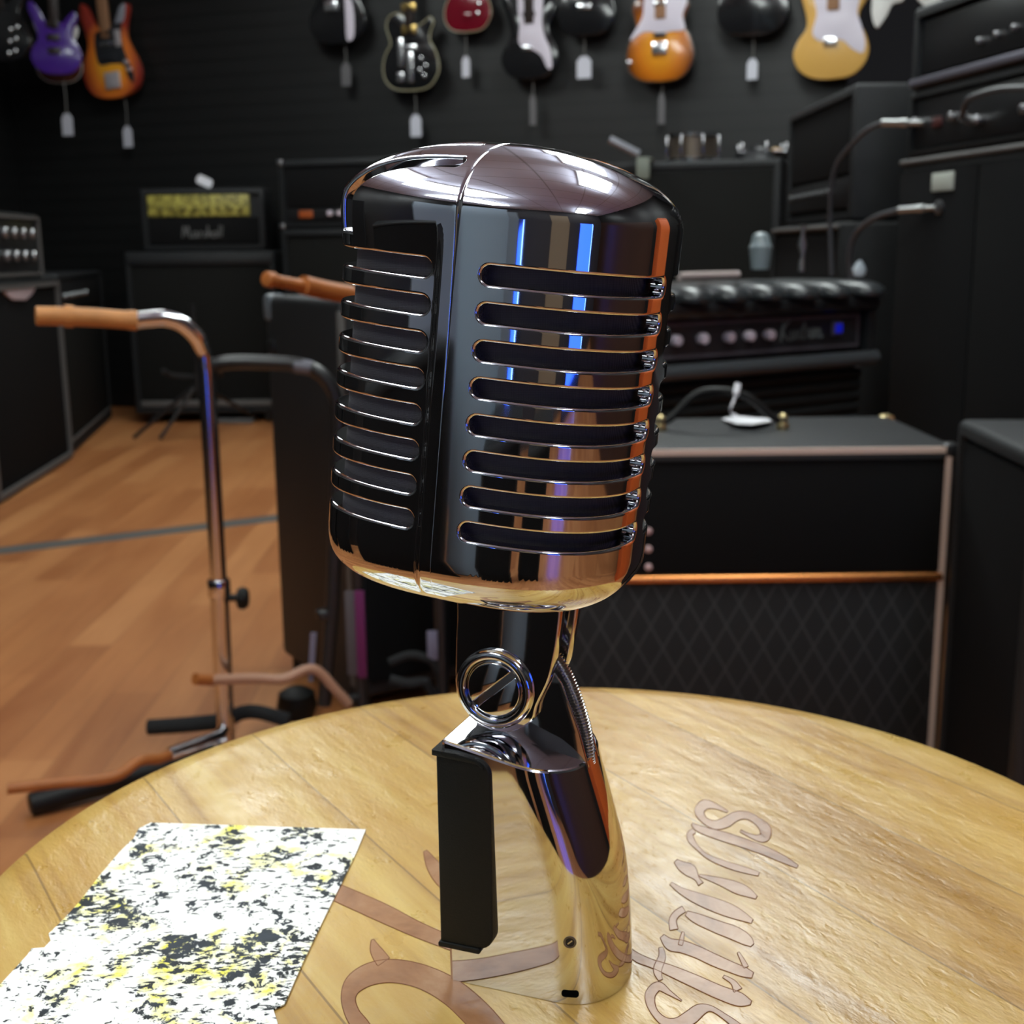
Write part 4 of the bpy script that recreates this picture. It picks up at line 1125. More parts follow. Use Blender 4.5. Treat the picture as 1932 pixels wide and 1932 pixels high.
b = MB(); b.box((-0.005, -0.015, h - 0.045), (w + 0.005, 0.1, h - 0.004), 0.014, 3); b.build('top_lip', VINYL, t)
n = int(w / 0.098)
for i in range(n):
    x = (i + 0.5) * w / n
    b = MB()
    b.tube(catmull([(x, -0.014, h - 0.016), (x, -0.012, h + 0.0), (x, 0.03, h + 0.006), (x, 0.15, h + 0.008), (x, 0.27, h + 0.004), (x, 0.30, h - 0.02)], 5), [0.02] + [0.042] * 24 + [0.03], 16)
    bmesh.ops.scale(b.bm, vec=(1, 1, 0.5), space=Matrix.Translation((0, 0, -h)), verts=b.bm.verts)
    b.build('padded_roll', VINYL, t)
b = MB(); b.tube([(-0.004, 0.0, 0.012), (w + 0.004, 0.0, 0.012)], 0.017, 14); b.build('bottom_roll', VINYLG, t)
for x in (0.006, w - 0.006):
    b = MB(); b.box((x - 0.012, 0.0, 0.02), (x + 0.012, 0.04, h - 0.03), 0.006); b.build('side_post', VINYL, t)
pz0, pz1 = 0.042, h - 0.056
b = MB(); b.box((0.022, 0.018, pz0 - 0.01), (w - 0.03, 0.032, pz1 + 0.01), 0.003); b.build('control_panel', mat('panel_charcoal', (0.026, 0.026, 0.03, 1), 0.4), t)
b = MB(); frame_tube(b, 0.03, pz0, w - 0.038, pz1, 0.018, 0.003); b.build('panel_trim', mat('trim_grey', srgb(104, 100, 108), 0.4, 0.4), t)
zm = (pz0 + pz1) / 2 + 0.004
# positions measured along the panel
def along(px, py):
    r = ray(px, py); c, s = math.cos(rz), math.sin(rz)
    nx, ny = -s, c
    tt_ = ((loc[0] - 0) * nx + (loc[1] - 0) * ny) / (r.x * nx + r.y * ny)
    p = r * tt_; return (p.x - loc[0]) * c + (p.y - loc[1]) * s
knob_row(t, [along(x, 630) for x in (1281, 1331, 1381, 1419, 1457)], zm - 0.002, 0.018, 0.0115, KNOBMET, l=0.02)
b = MB(); x0_ = along(1480, 630); x1_ = along(1562, 630); stroke_text(b, SCRIPT_K, x0_, zm - 0.018, (x1_ - x0_) / 3.1, 0.015, 0.0022); b.build('script_logo', mat('logo_green_grey', srgb(96, 104, 104), 0.5), t)
xj = along(1588, 626)
b = MB(); b.box((xj - 0.016, 0.010, zm - 0.013), (xj + 0.016, 0.02, zm + 0.019), 0.003); jb = b.build('jewel_bezel', mat('bezel_grey', srgb(90, 92, 120), 0.4), t)
b = MB(); b.box((xj - 0.010, 0.005, zm - 0.007), (xj + 0.010, 0.012, zm + 0.013), 0.003); b.build('blue_jewel', mat('blue_jewel', srgb(20, 30, 150), 0.2, emit=srgb(20, 30, 190), estr=0.5), jb)['label'] = 'glowing blue jewel'
# flat pale item on it
pA = atY(1282, 520, 2.62); pB = atY(1392, 524, 2.72)
b = MB(); b.tube([Vector((0, 0, 0)), Vector((pB.x - pA.x, pB.y - pA.y, 0.0))], 0.0085, 12); o = b.build('drumstick', mat('pale_stick', srgb(170, 156, 152), 0.5)); o.location = (pA.x, pA.y, zk1 + 0.03); tag(o, 'pale rod lying along the top of the padded amplifier head', 'rod')

# large bass cabinet behind it and the things lying on top
YD = 5.0
pl = atY(1120, 400, YD + 0.1); pr = atY(1472, 400, YD - 0.12)
zt_ = atY(1400, 300, YD - 0.06).z
loc, rz, w = amp_frame(pl, pr, 0.0)
t = thing('speaker_cabinet', 'tall plain black cabinet behind the microphone with chrome parts lying on top', 'speaker cabinet', loc, rz)
b = MB(); cabinet_shell(b, w, zt_, 0.45, 0.03, 0.012); b.build('cabinet_body', TOLEX2, t)
b = MB(); b.box((0.032, 0.006, 0.04), (w - 0.032, 0.012, zt_ - 0.04), 0.003); b.build('grille_cloth', CLOTH2, t)
def on_cab(px): return atY(px, 290, YD + 0.12)
sn = on_cab(1308); r_ = 0.105
sd = thing('snare_drum', 'small chrome drum on top of the tall plain cabinet behind the microphone', 'drum', (sn.x, sn.y, zt_))
b = MB(); b.lathe([(r_ - 0.006, 0.004), (r_ - 0.006, 0.1)], 40); b.build('drum_shell', mat('bronze_shell', srgb(120, 108, 96), 0.3, 0.8), sd)
for z in (0.0, 0.092):
    b = MB(); b.lathe([(r_ - 0.004, z), (r_ + 0.004, z + 0.002), (r_ + 0.004, z + 0.016), (r_ - 0.004, z + 0.018)], 40); b.build('hoop', CHROME2, sd)
b = MB(); b.lathe([(0, 0.1), (r_ - 0.004, 0.1), (r_ - 0.004, 0.098), (0, 0.098)], 40); b.build('drum_head', WHITEPL, sd)
for k in range(8):
    a = 2 * PI * k / 8 + 0.2
    b = MB(); b.cyl((r_ * math.cos(a) * 1.05, r_ * math.sin(a) * 1.05, 0.012), (r_ * math.cos(a) * 1.05, r_ * math.sin(a) * 1.05, 0.1), 0.006, 10, bev=0.002); b.build('lug', CHROME2, sd)
s2 = on_cab(1438)
sd = thing('cymbal', 'shallow chrome dish on the tall plain cabinet, right of the small drum', 'cymbal', (s2.x, s2.y, zt_))
b = MB(); b.lathe([(0.10, 0.0), (0.10, 0.012), (0.11, 0.034), (0.08, 0.052), (0.03, 0.06), (0, 0.066)], 40); b.build('dish', CHROME2, sd)
for k in range(6):
    a = 2 * PI * k / 6 + .5
    b = MB(); b.cyl((0.1 * math.cos(a), 0.1 * math.sin(a), 0.02), (0.1 * math.cos(a), 0.1 * math.sin(a), 0.07), 0.008, 10, bev=0.002); b.build('bolt', CHROME2, sd)
p = atY(1216, 300, YD - 0.02)
b = MB(); b.box((-0.026, -0.03, -0.07), (0.026, -0.02, 0.012), 0.004); b.box((-0.026, -0.03, 0.004), (0.026, 0.06, 0.012), 0.003); bmesh.ops.remove_doubles(b.bm, verts=b.bm.verts, dist=1e-5)
o = b.build('folded_cloth_strip', mat('greenish_cloth', srgb(112, 118, 108), 0.7)); o.location = (p.x, p.y + 0.005, zt_); o.rotation_euler = (0, 0, rz); tag(o, 'pale green cloth strip folded over the edge of the tall plain cabinet', 'cloth')
p0 = atY(1150, 268, YD + .02); p1 = atY(1205, 296, YD + .02)
b = MB(); b.tube([Vector((0, 0, 0)), p1 - p0], 0.016, 10); o = b.build('clamp_arm', mat('pale_steel', srgb(130, 132, 140), 0.4, 0.5)); o.location = (p0.x, p0.y, p0.z + 0.01); tag(o, 'pale metal arm leaning on the tall plain cabinet left of the cloth strip', 'clamp')

# boxy head and cabinet to the right of it (side towards the camera)
XB_ = 0.925; Ya, Yb = 3.45, 4.25
zt2 = atY(1640, 156, Ya).z; zb2 = atY(1640, 352, Ya).z
def faceleft(name, label, cat, X, yn, yf, z0, z1, d, m, shell_t=0.03):
    loc, rz, w = amp_frame((X, yf), (X, yn), z0)
    t = thing(name, label, cat, loc, rz)
    b = MB(); cabinet_shell(b, w, z1 - z0, d, shell_t, 0.02); b.build('cabinet_body' if cat != 'amplifier' else 'head_body', m, t)
    return t, w, z1 - z0
t, w, h = faceleft('amplifier_head', 'boxy black amplifier seen from its side above a lower cabinet, right of the yellow guitar', 'amplifier', XB_, Ya, Yb, zb2 - 0.09, zt2, 0.36, TOLEX2)
b = MB(); b.box((0.03, 0.008, 0.13), (w - 0.03, 0.02, h - 0.03), 0.003); b.build('grille_cloth', CLOTH, t)
b = MB(); b.box((0.03, 0.004, 0.04), (w - 0.03, 0.02, 0.12), 0.003); b.build('control_panel', BLACKMET, t)
knob_row(t, [0.1 + 0.08 * i for i in range(7)], 0.085, 0.004, 0.010, mat('dull_knob', srgb(46, 46, 48), 0.5))
t, w, h = faceleft('speaker_cabinet', 'black cabinet under the boxy amplifier behind the padded amplifier head', 'speaker cabinet', XB_ - 0.03, Ya - 0.02, Yb + 0.05, 0.0, zb2 - 0.092, 0.40, TOLEX)
b = MB(); b.box((0.03, 0.008, 0.03), (w - 0.03, 0.02, h - 0.03), 0.003); b.build('grille_cloth', CLOTH, t)
b = MB(); b.tube([(0.01, -0.002, h - 0.012), (w - 0.01, -0.002, h - 0.012)], 0.006, 8); b.build('top_trim', PIPING, t)

# near stack on the right: cabinet, two heads
C0 = Vector((0.985, 3.2)); D0 = Vector((0.184, -0.983))
def nearpt(s): return C0 + D0 * s
zc = atY(1690, 302, 3.2).z
loc, rz, w = amp_frame(nearpt(0), nearpt(0.74), 0.0)
t = thing('speaker_cabinet', 'tall black cabinet with a white label and a cable plugged in, at the right edge', 'speaker cabinet', loc, rz)
b = MB(); cabinet_shell(b, w, zc, 0.42, 0.0, 0.0); b.build('cabinet_body', TOLEX, t)
b = MB(); b.tube([(0.0, -0.003, zc - 0.008), (w, -0.003, zc - 0.008)], 0.007, 8); b.build('top_trim', PIPING, t)
b = MB(); b.box((0.0, -0.006, 0.03), (0.355, 0.002, zc - 0.03), 0.004); b.build('front_panel', CLOTH, t)
b = MB(); b.box((0.36, -0.006, 0.03), (w - 0.01, 0.002, zc - 0.03), 0.004); b.build('front_panel', CLOTH, t)
def onstack(px, py, off=0.0):
    r = ray(px, py); nx, ny = -D0.y, D0.x
    nx, ny = D0.y, -D0.x
    tt_ = ((C0.x * nx + C0.y * ny)) / (r.x * nx + r.y * ny); p = r * tt_
    s = (Vector((p.x, p.y)) - C0).dot(D0); return s, p.z + CAMH
sA, zA = onstack(1764, 362); sB, zB = onstack(1806, 328)
b = MB(); b.box((sA, -0.011, zA), (sB, -0.005, zB + 0.006), 0.002); ob = b.build('white_label', mat('label_white', srgb(176, 180, 170), 0.6), t)
sJ, zJ = onstack(1778, 391)
b = MB(); b.lathe([(0.017, 0.0), (0.017, 0.008), (0.008, 0.010), (0.008, 0.0)], 18, Matrix.Translation((sJ, -0.004, zJ)) @ Matrix.Rotation(PI / 2, 4, 'X')); b.build('input_jack', SILVER, t)
zh1 = atY(1700, 152, 3.2).z
loc2, rz2, w2 = amp_frame(nearpt(0.01), nearpt(0.72), zc + 0.001)
t = thing('amplifier_head', 'lower of two stacked black amplifier heads at the right edge, with cables plugged in', 'amplifier', loc2, rz2)
h = zh1 - zc - 0.03
b = MB(); cabinet_shell(b, w2, h, 0.30, 0.02, 0.02); b.build('head_body', TOLEX, t)
b = MB(); b.box((0.022, 0.01, 0.022), (w2 - 0.022, 0.02, h - 0.022), 0.003); b.build('control_panel', BLACKMET, t)
for px_, py_ in ((1722, 232), (1790, 222), (1838, 228), (1925, 208)):
    s_, z_ = onstack(px_, py_); b = MB(); b.cyl((s_, 0.012, z_ - zc), (s_, -0.006, z_ - zc), 0.011, 14, bev=0.002); b.build('jack_socket', SILVER, t)
s_, z_ = onstack(1758, 232); b = MB(); b.box((s_ - 0.02, 0.004, z_ - zc - 0.012), (s_ + 0.02, 0.014, z_ - zc + 0.012), 0.003); b.build('red_switch', mat('dull_red', srgb(70, 28, 26), 0.5), t)['label'] = 'dull red switch'
loc3, rz3, w3 = amp_frame(nearpt(0.012), nearpt(0.72), zc + 0.001 + h + 0.001)
zh2 = atY(1700, 20, 3.2).z
t = thing('amplifier_head', 'upper of two stacked black amplifier heads at the right edge, with a silver lower edge', 'amplifier', loc3, rz3)
h3 = zh2 - (zc + h)
b = MB(); cabinet_shell(b, w3, h3, 0.30, 0.03, 0.025); b.build('head_body', TOLEX2, t)
b = MB(); b.box((0.032, 0.012, 0.035), (w3 - 0.032, 0.024, h3 - 0.035), 0.003); b.build('control_panel', BLACKMET, t)
b = MB(); b.box((0.004, -0.006, 0.008), (w3, 0.004, 0.026), 0.003); b.build('silver_edge', mat('edge_silver', srgb(120, 118, 130), 0.4, 0.6), t)
for px_, py_ in ((1838, 80), (1870, 68), (1903, 55)):
    s_, z_ = onstack(px_, py_); b = MB(); b.cyl((s_, 0.014, z_ - zc - h), (s_, 0.0, z_ - zc - h), 0.007, 14, bev=0.002); b.build('knob', SILVER, t)
# cables
def nstk(px, py, off):
    s, z = onstack(px, py); q = nearpt(s) + Vector((D0.y, -D0.x)) * off; return Vector((q.x, q.y, z))
CABLE = mat('grey_cable', srgb(60, 60, 64), 0.45); PLUG = mat('plug_metal', srgb(170, 172, 172), 0.3, 0.8)
def cable(label, pts, r, plug):
    t = thing('instrument_cable', label, 'cable', tuple(pts[0]))
    b = MB(); P0_ = pts[0]
    b.tube([p - P0_ for p in catmull(pts[plug:], 8)], r, 10); b.build('cord', CABLE, t)
    b = MB(); q = [p - P0_ for p in pts[:plug + 1]]
    d = (q[-1] - q[0]).normalized(); L = (q[-1] - q[0]).length
    b.tube([q[0], q[0] + d * L * .35, q[0] + d * L * .36, q[0] + d * L * .55, q[0] + d * L * .56, q[-1]], [0.006, 0.006, 0.010, 0.010, 0.0085, 0.0085], 14); b.build('plug', PLUG, t)
    return t
OFFX = 0.03
cable('grey cable plugged in beneath the white label of the tall right cabinet', [nstk(1775, 391, 0.005), nstk(1726, 396, .04), nstk(1690, 412, .06), nstk(1662, 440, .07), nstk(1650, 480, .07), nstk(1646, 530, .06), nstk(1648, 700, .05)], 0.0075, 1)
cable('grey cable looping from the lower amplifier head down behind the padded amplifier head', [nstk(1738, 232, -0.005), nstk(1700, 232, .05), nstk(1676, 246, .06), nstk(1652, 275, .07), nstk(1632, 310, .08), nstk(1620, 360, .08), nstk(1612, 420, .07), nstk(1608, 520, .06)], 0.0065, 1)
cable('grey cable plugged into the lower amplifier head close to the right edge', [nstk(1836, 230, -0.005), nstk(1846, 222, .04), nstk(1858, 205, .05), nstk(1875, 188, .06), nstk(1905, 176, .06), nstk(1935, 168, .05), nstk(1990, 165, .03)], 0.0065, 1)
p = nstk(1662, 505, .06)
b = MB(); b.lathe([(0, -0.022), (0.014, -0.02), (0.018, -0.006), (0.012, 0.008), (0.005, 0.018), (0, 0.02)], 14); o = b.build('price_tag', mat('tag_bluewhite', srgb(180, 190, 198), 0.5)); o.location = p; o.scale = (1, 0.4, 1); tag(o, 'small pale tag hanging on the cable end at the right of the padded amplifier head', 'tag')
# glass and chrome rod in front of the cabinet under the boxy amplifier
p = atY(1434, 508, 2.84)
t = thing('drinking_glass', 'pale plastic cup on the padded amplifier head, right of the microphone', 'cup', (p.x, p.y, p.z))
b = MB(); b.lathe([(0.0, 0.0), (0.020, 0.0), (0.026, 0.05), (0.022, 0.056), (0.018, 0.075), (0.010, 0.08), (0, 0.082)], 24); b.build('cup_body', mat('cup_grey', srgb(120, 132, 136), 0.35), t)
p = atY(1512, 512, 2.9)
t = thing('microphone_clip', 'thin silvery clip standing on the padded amplifier head, right of the cup', 'clip', (p.x, p.y, p.z))
b = MB(); b.tube([(0, 0, 0), (0, 0, 0.02), (0.002, 0, 0.035), (0, 0, 0.06), (0, 0, 0.085), (0, 0, 0.105)], [0.007, 0.007, 0.004, 0.011, 0.004, 0.009], 12); b.build('clip_body', mat('clip_steel', srgb(140, 142, 142), 0.3, 0.8), t)

# low cabinet in the right corner
zl = 0.592
pa = atZ(1806, 790, zl); pb = atZ(1960, 860, zl)
loc, rz, w = amp_frame((pa.x, pa.y), (pb.x, pb.y), 0.0)
t = thing('speaker_cabinet', 'low black cabinet with a grey top at the lower right edge', 'speaker cabinet', loc, rz)
b = MB(); cabinet_shell(b, w, zl, 0.34, 0.025, 0.012); b.build('cabinet_body', TOLEX2, t)
b = MB(); b.box((0.027, 0.004, 0.03), (w - 0.027, 0.012, zl - 0.03), 0.003); b.build('grille_cloth', CLOTH, t)
# ================================================================== ROOM
WA = Vector((-1.62, 6.82)); WB = Vector((1.50, 5.72))
WD = (WB - WA).normalized(); WN = Vector((WD.y, -WD.x))        # along the wall, and out into the room
WANG = math.atan2(WD.y, WD.x)
CEIL = 2.9
xl, xr, yb_ = -2.75, 2.35, -3.4
def wallY(x): return WA.y + (x - WA.x) * WD.y / WD.x
# floor: laminate boards
ga, gb = atZ(60, 1160, 0), atZ(350, 930, 0)
FANG = math.atan2(gb.y - ga.y, gb.x - ga.x)
m, nt, bs = newmat('laminate_floor')
vec = texco(nt, (1, 1, 1), (0, 0, -FANG))
sx = nt.nodes.new('ShaderNodeSeparateXYZ'); nt.links.new(vec, sx.inputs[0])
row = math_(nt, 'FLOOR', math_(nt, 'DIVIDE', sx.outputs['Y'], 0.095))
wn = nt.nodes.new('ShaderNodeTexWhiteNoise'); wn.noise_dimensions = '1D'; nt.links.new(row, wn.inputs['W'])
xo = math_(nt, 'ADD', math_(nt, 'DIVIDE', sx.outputs['X'], 0.62), math_(nt, 'MULTIPLY', wn.outputs['Value'], 7.3))
cell = math_(nt, 'FLOOR', xo)
cb = nt.nodes.new('ShaderNodeCombineXYZ'); nt.links.new(row, cb.inputs['X']); nt.links.new(cell, cb.inputs['Y'])
wn2 = nt.nodes.new('ShaderNodeTexWhiteNoise'); wn2.noise_dimensions = '2D'; nt.links.new(cb.outputs[0], wn2.inputs['Vector'])
mp = nt.nodes.new('ShaderNodeMapping'); mp.inputs['Scale'].default_value = (3, 26, 1); nt.links.new(vec, mp.inputs['Vector'])
gr = noise(nt, mp.outputs[0], 1.0, 4, 0.55, 0.7)
c1 = ramp(nt, gr, [(0.3, srgb(142, 84, 46)), (0.7, srgb(188, 128, 80))])
c2 = mixc(nt, 0.62, c1, ramp(nt, wn2.outputs['Value'], [(0.0, srgb(148, 88, 48)), (0.5, srgb(172, 110, 64)), (1.0, srgb(194, 134, 84))]))
fy = math_(nt, 'FRACT', math_(nt, 'DIVIDE', sx.outputs['Y'], 0.095))
sm = math_(nt, 'LESS_THAN', fy, 0.02)
c3 = mixc(nt, math_(nt, 'MULTIPLY', sm, 0.35), c2, srgb(70, 36, 18))
nt.links.new(c3, bs.inputs['Base Color']); bs.inputs['Roughness'].default_value = 0.38
b = MB(); b.box((xl - 0.1, yb_ - 0.1, -0.06), (xr + 0.1, 7.4, 0.0)); structure(b.build('floor', m, smooth=False))
m, nt, bs = newmat('ceiling_tiles')
vec = texco(nt); sx = nt.nodes.new('ShaderNodeSeparateXYZ'); nt.links.new(vec, sx.inputs[0])
t1 = math_(nt, 'LESS_THAN', math_(nt, 'FRACT', math_(nt, 'DIVIDE', sx.outputs['X'], 0.61)), 0.03)
t2 = math_(nt, 'LESS_THAN', math_(nt, 'FRACT', math_(nt, 'DIVIDE', sx.outputs['Y'], 0.61)), 0.03)
nt.links.new(mixc(nt, math_(nt, 'MAXIMUM', t1, t2), srgb(222, 224, 246), srgb(166, 166, 186)), bs.inputs['Base Color']); bs.inputs['Roughness'].default_value = 0.9
b = MB(); b.box((xl - 0.1, yb_ - 0.1, CEIL), (xr + 0.1, 7.4, CEIL + 0.06)); structure(b.build('ceiling', m, smooth=False))
# black slat wall
m, nt, bs = newmat('slat_wall')
vec = texco(nt); sx = nt.nodes.new('ShaderNodeSeparateXYZ'); nt.links.new(vec, sx.inputs[0])
fz = math_(nt, 'FRACT', math_(nt, 'DIVIDE', sx.outputs['Z'], 0.076))
gv = math_(nt, 'LESS_THAN', fz, 0.16)
nt.links.new(mixc(nt, gv, (0.006, 0.006, 0.0062, 1), (0.0015, 0.002, 0.002, 1)), bs.inputs['Base Color']); bs.inputs['Roughness'].default_value = 0.5
nt.links.new(bumpn(nt, math_(nt, 'SUBTRACT', 1.0, gv), 0.6, 0.006), bs.inputs['Normal'])
SLAT = m
L0 = WA - WD * 1.3; 
b = MB(); b.box((0, 0, 0), (4.6, 0.08, CEIL)); o = b.build('wall_back', SLAT, smooth=False); o.location = (L0.x, L0.y, 0); o.rotation_euler = (0, 0, WANG); structure(o)
b = MB(); b.box((xl - 0.08, yb_, 0), (xl, 7.4, CEIL)); structure(b.build('wall_left', SLAT, smooth=False))
b = MB(); b.box((xr, yb_, 0), (xr + 0.08, 6.0, CEIL)); structure(b.build('wall_right', SLAT, smooth=False))
DARKWALL = mat('dark_wall_paint', srgb(46, 44, 50), 0.7)
b = MB(); b.box((xl, yb_ - 0.08, 0), (xr, yb_, CEIL)); structure(b.build('wall_behind', DARKWALL, smooth=False))
# grey strip let into the floor
a0, a1 = atZ(0, 1040, 0), atZ(505, 980, 0); dd = (a1 - a0).normalized()
a0 = a0 - dd * 0.5; a1 = a1 + dd * 0.9
b = MB(); L = (a1 - a0).length; b.box((0, -0.042, 0.0), (L, 0.042, 0.003), 0.001, 1); o = b.build('trim_1', mat('grey_floor_strip', srgb(84, 84, 82), 0.5)); o.location = a0; o.rotation_euler = (0, 0, math.atan2(dd.y, dd.x)); structure(o)
# the shop behind the camera (seen mirrored in the chrome)
GREYP = mat('grey_panel', srgb(116, 126, 136), 0.6)
b = MB(); b.box((xl, -3.0, 0.0), (xl + 0.05, -1.55, 2.1)); structure(b.build('trim_2', GREYP, smooth=False))
b = MB(); b.box((xl + 0.05, yb_, 0.0), (-1.95, yb_ + 0.05, 2.1)); structure(b.build('trim_3', GREYP, smooth=False))
b = MB(); b.box((-0.62, yb_, 0.0), (0.12, yb_ + 0.04, 2.03)); b.box((-0.66, yb_, 0.0), (-0.62, yb_ + 0.05, 2.07)); b.box((0.12, yb_, 0.0), (0.16, yb_ + 0.05, 2.07)); structure(b.build('door_1', mat('taupe_door', srgb(128, 112, 92), 0.5), smooth=False))
BROWNW = mat('brown_panelling', srgb(54, 34, 25), 0.45, var=0.25, vscale=3)
b = MB(); b.box((xr - 0.05, yb_, 0.0), (xr, 1.1, 1.35)); structure(b.build('trim_4', BROWNW, smooth=False))
# grey pillar and black cabinets added behind the camera to tone the chrome reflections
t = thing('added_pillar', 'added grey pillar behind the camera to the left, for the grey chrome reflection', 'pillar', (-1.10, -1.09, 0), math.radians(-38.5))
b = MB(); b.box((-0.16, -0.15, 0.0), (0.19, 0.15, 1.5), 0.01); b.build('pillar_body', mat('grey_pillar', srgb(132, 150, 166), 0.6), t)
b = MB(); b.box((-0.17, -0.16, 0.0), (0.2, 0.16, 0.03), 0.008); b.build('plinth', BLACKMET, t)
for (x, y, r, w_, h_, lab) in ((-0.935, -0.673, 120, 0.98, 0.74, 'added black cabinet behind the camera left of the grey pillar, darkening the chrome reflection'), (0.10, -1.30, 180, 0.46, 0.46, 'added small black cabinet behind the camera, darkening the chrome reflection'),
                               (-0.40, -0.98, 155, 0.42, 0.58, 'added black cabinet behind the camera right of the grey pillar, darkening the chrome reflection'),
                               (-1.85, 0.45, 90, 0.9, 1.2, 'tall black cabinet against the left wall nearest the camera, out of view'), (-1.85, 1.6, 90, 0.9, 0.76, 'black cabinet against the left wall beyond the tall one, out of view'), (-1.85, 2.8, 90, 0.9, 1.0, 'black cabinet against the left wall before the one with the badge, out of view')):
    t = thing('speaker_cabinet', lab, 'speaker cabinet', (x, y, 0), math.radians(r))
    b = MB(); cabinet_shell(b, w_, h_, 0.34, 0.025, 0.012); b.build('cabinet_body', TOLEX, t)
    b = MB(); b.box((0.03, 0.006, 0.03), (w_ - 0.03, 0.012, h_ - 0.03), 0.003); b.build('grille_cloth', CLOTH, t)
# blue LED columns on a stand behind the camera
BLUE = mat('blue_led', (0.02, 0.06, 0.9, 1), 0.3, emit=(0.03, 0.12, 1.0, 1), estr=3.0)
BLUEHOT = mat('blue_led_edge', (0.3, 0.5, 1, 1), 0.3, emit=(0.2, 0.4, 1.0, 1), estr=6.0)
for (x, y, wdt, zz, lab) in ((1.05, -3.12, 0.8, 0.88, 'wide glowing blue light column behind the camera right of the taupe door'), (-1.72, -3.12, 0.2, 0.86, 'slim glowing blue light column behind the camera beside the grey panel')):
    t = thing('light_column', lab, 'lamp', (x, y, 0))
    b = MB(); b.box((-wdt / 2 - 0.03, -0.08, 0), (wdt / 2 + 0.03, 0.06, 0.06), 0.01); b.box((-wdt / 2, -0.06, 0.06), (wdt / 2, 0.02, zz), 0.01); b.build('housing', BLACKMET, t)
    b = MB(); b.box((-wdt / 2 + 0.03, 0.015, 0.1), (wdt / 2 - 0.03, 0.03, zz - 0.04), 0.006); b.build('led_panel', BLUE, t)
    b = MB(); b.box((wdt / 2 - 0.03, 0.015, 0.1), (wdt / 2 - 0.005, 0.035, zz - 0.02), 0.004); b.build('led_edge', BLUEHOT, t)
# orange cabinets beside the camera on the right (orange in the chrome edge)
ORG = mat('orange_vinyl', srgb(206, 98, 40), 0.5, bump=0.2, bscale=600)
t = thing('speaker_cabinet', 'orange vinyl speaker cabinet just outside the right edge of the view', 'speaker cabinet', (1.30, 1.78, 0), math.radians(-98))
b = MB(); cabinet_shell(b, 0.72, 1.25, 0.36, 0.03, 0.015); b.build('cabinet_body', ORG, t)
b = MB(); b.box((0.032, 0.006, 0.035), (0.69, 0.012, 1.215), 0.003); b.build('grille_cloth', ORG, t)

# ceiling light fixtures
LIT = mat('diffuser', (1, 1, 1, 1), 0.5, emit=(0.92, 1.0, 0.97, 1), estr=LSTR)
FRM = mat('fixture_white', (0.7, 0.7, 0.72, 1), 0.5)
def fixture(x, y, sx_, sy_, lab, rz=0.0):
    t = thing('ceiling_light', lab, 'ceiling light', (x, y, CEIL), rz, group='ceiling lights')
    b = MB(); b.box((-sx_ / 2 - 0.03, -sy_ / 2 - 0.03, -0.05), (sx_ / 2 + 0.03, sy_ / 2 + 0.03, 0.0), 0.005); b.build('light_frame', FRM, t)
    b = MB(); b.box((-sx_ / 2, -sy_ / 2, -0.13), (sx_ / 2, sy_ / 2, -0.045), 0.01); b.build('diffuser', LIT, t)
for k, (x, y, a, c, r) in enumerate(FIXT):
    fixture(x, y, a, c, 'rectangular white ceiling light above the shop floor, out of view', r)

# ================================================================== GUITARS ON THE WALL
def wallpt(px, py, off):
    r = ray(px, py); n = Vector((WN.x, WN.y)); c = (WA + WN * off)
    t = (c.x * n.x + c.y * n.y) / (r.x * n.x + r.y * n.y)
    return CAMP + r * t
STRAT = [(0, 0), (.09, .012), (.145, .06), (.162, .125), (.142, .19), (.115, .235), (.117, .285), (.143, .335), (.15, .382), (.125, .40), (.085, .365), (.045, .33), (-.045, .335), (-.08, .395), (-.115, .45), (-.15, .465), (-.162, .42), (-.138, .345), (-.115, .27), (-.116, .22), (-.15, .17), (-.168, .11), (-.14, .045), (-.08, .008)]
LPS = [(0, 0), (.1, .012), (.155, .07), (.166, .13), (.147, .2), (.118, .25), (.12, .3), (.14, .345), (.122, .372), (.075, .345), (.04, .335), (-.02, .378), (-.07, .405), (-.12, .39), (-.14, .34), (-.12, .27), (-.12, .24), (-.15, .195), (-.168, .13), (-.155, .06), (-.1, .012)]
JAG = [(-.03, 0), (.07, .006), (.14, .045), (.165, .115), (.15, .18), (.118, .25), (.105, .30), (.12, .36), (.142, .42), (.13, .44), (.095, .415), (.045, .345), (-.045, .35), (-.08, .40), (-.11, .46), (-.135, .47), (-.145, .41), (-.125, .33), (-.12, .27), (-.15, .2), (-.17, .13), (-.155, .065), (-.11, .02)]
VTIP = [(0, .12), (.04, .16), (.1, .1), (.17, .06), (.2, .09), (.17, .2), (.1, .36), (.04, .42), (-.04, .42), (-.1, .36), (-.14, .2), (-.15, .08), (-.12, .0), (-.075, .05), (-.045, .11)]
def sunburst(name, cin, cmid, cout):
    m, nt, bs = newmat(name)
    vec = texco(nt); sx = nt.nodes.new('ShaderNodeSeparateXYZ'); nt.links.new(vec, sx.inputs[0])
    u = math_(nt, 'DIVIDE', sx.outputs['X'], 0.175); v = math_(nt, 'DIVIDE', math_(nt, 'SUBTRACT', sx.outputs['Z'], 0.17), 0.24)
    d = math_(nt, 'SQRT', math_(nt, 'ADD', math_(nt, 'MULTIPLY', u, u), math_(nt, 'MULTIPLY', v, v)))
    nt.links.new(ramp(nt, d, [(0.35, cin), (0.62, cmid), (0.95, cout)]), bs.inputs['Base Color'])
    bs.inputs['Roughness'].default_value = 0.2; bs.inputs['Coat Weight'].default_value = 0.6
    return m
GB = mat('black_lacquer', (0.008, 0.008, 0.009, 1), 0.15, coat=0.5)
GRED = mat('cherry_lacquer', srgb(104, 14, 30), 0.15, coat=0.5)
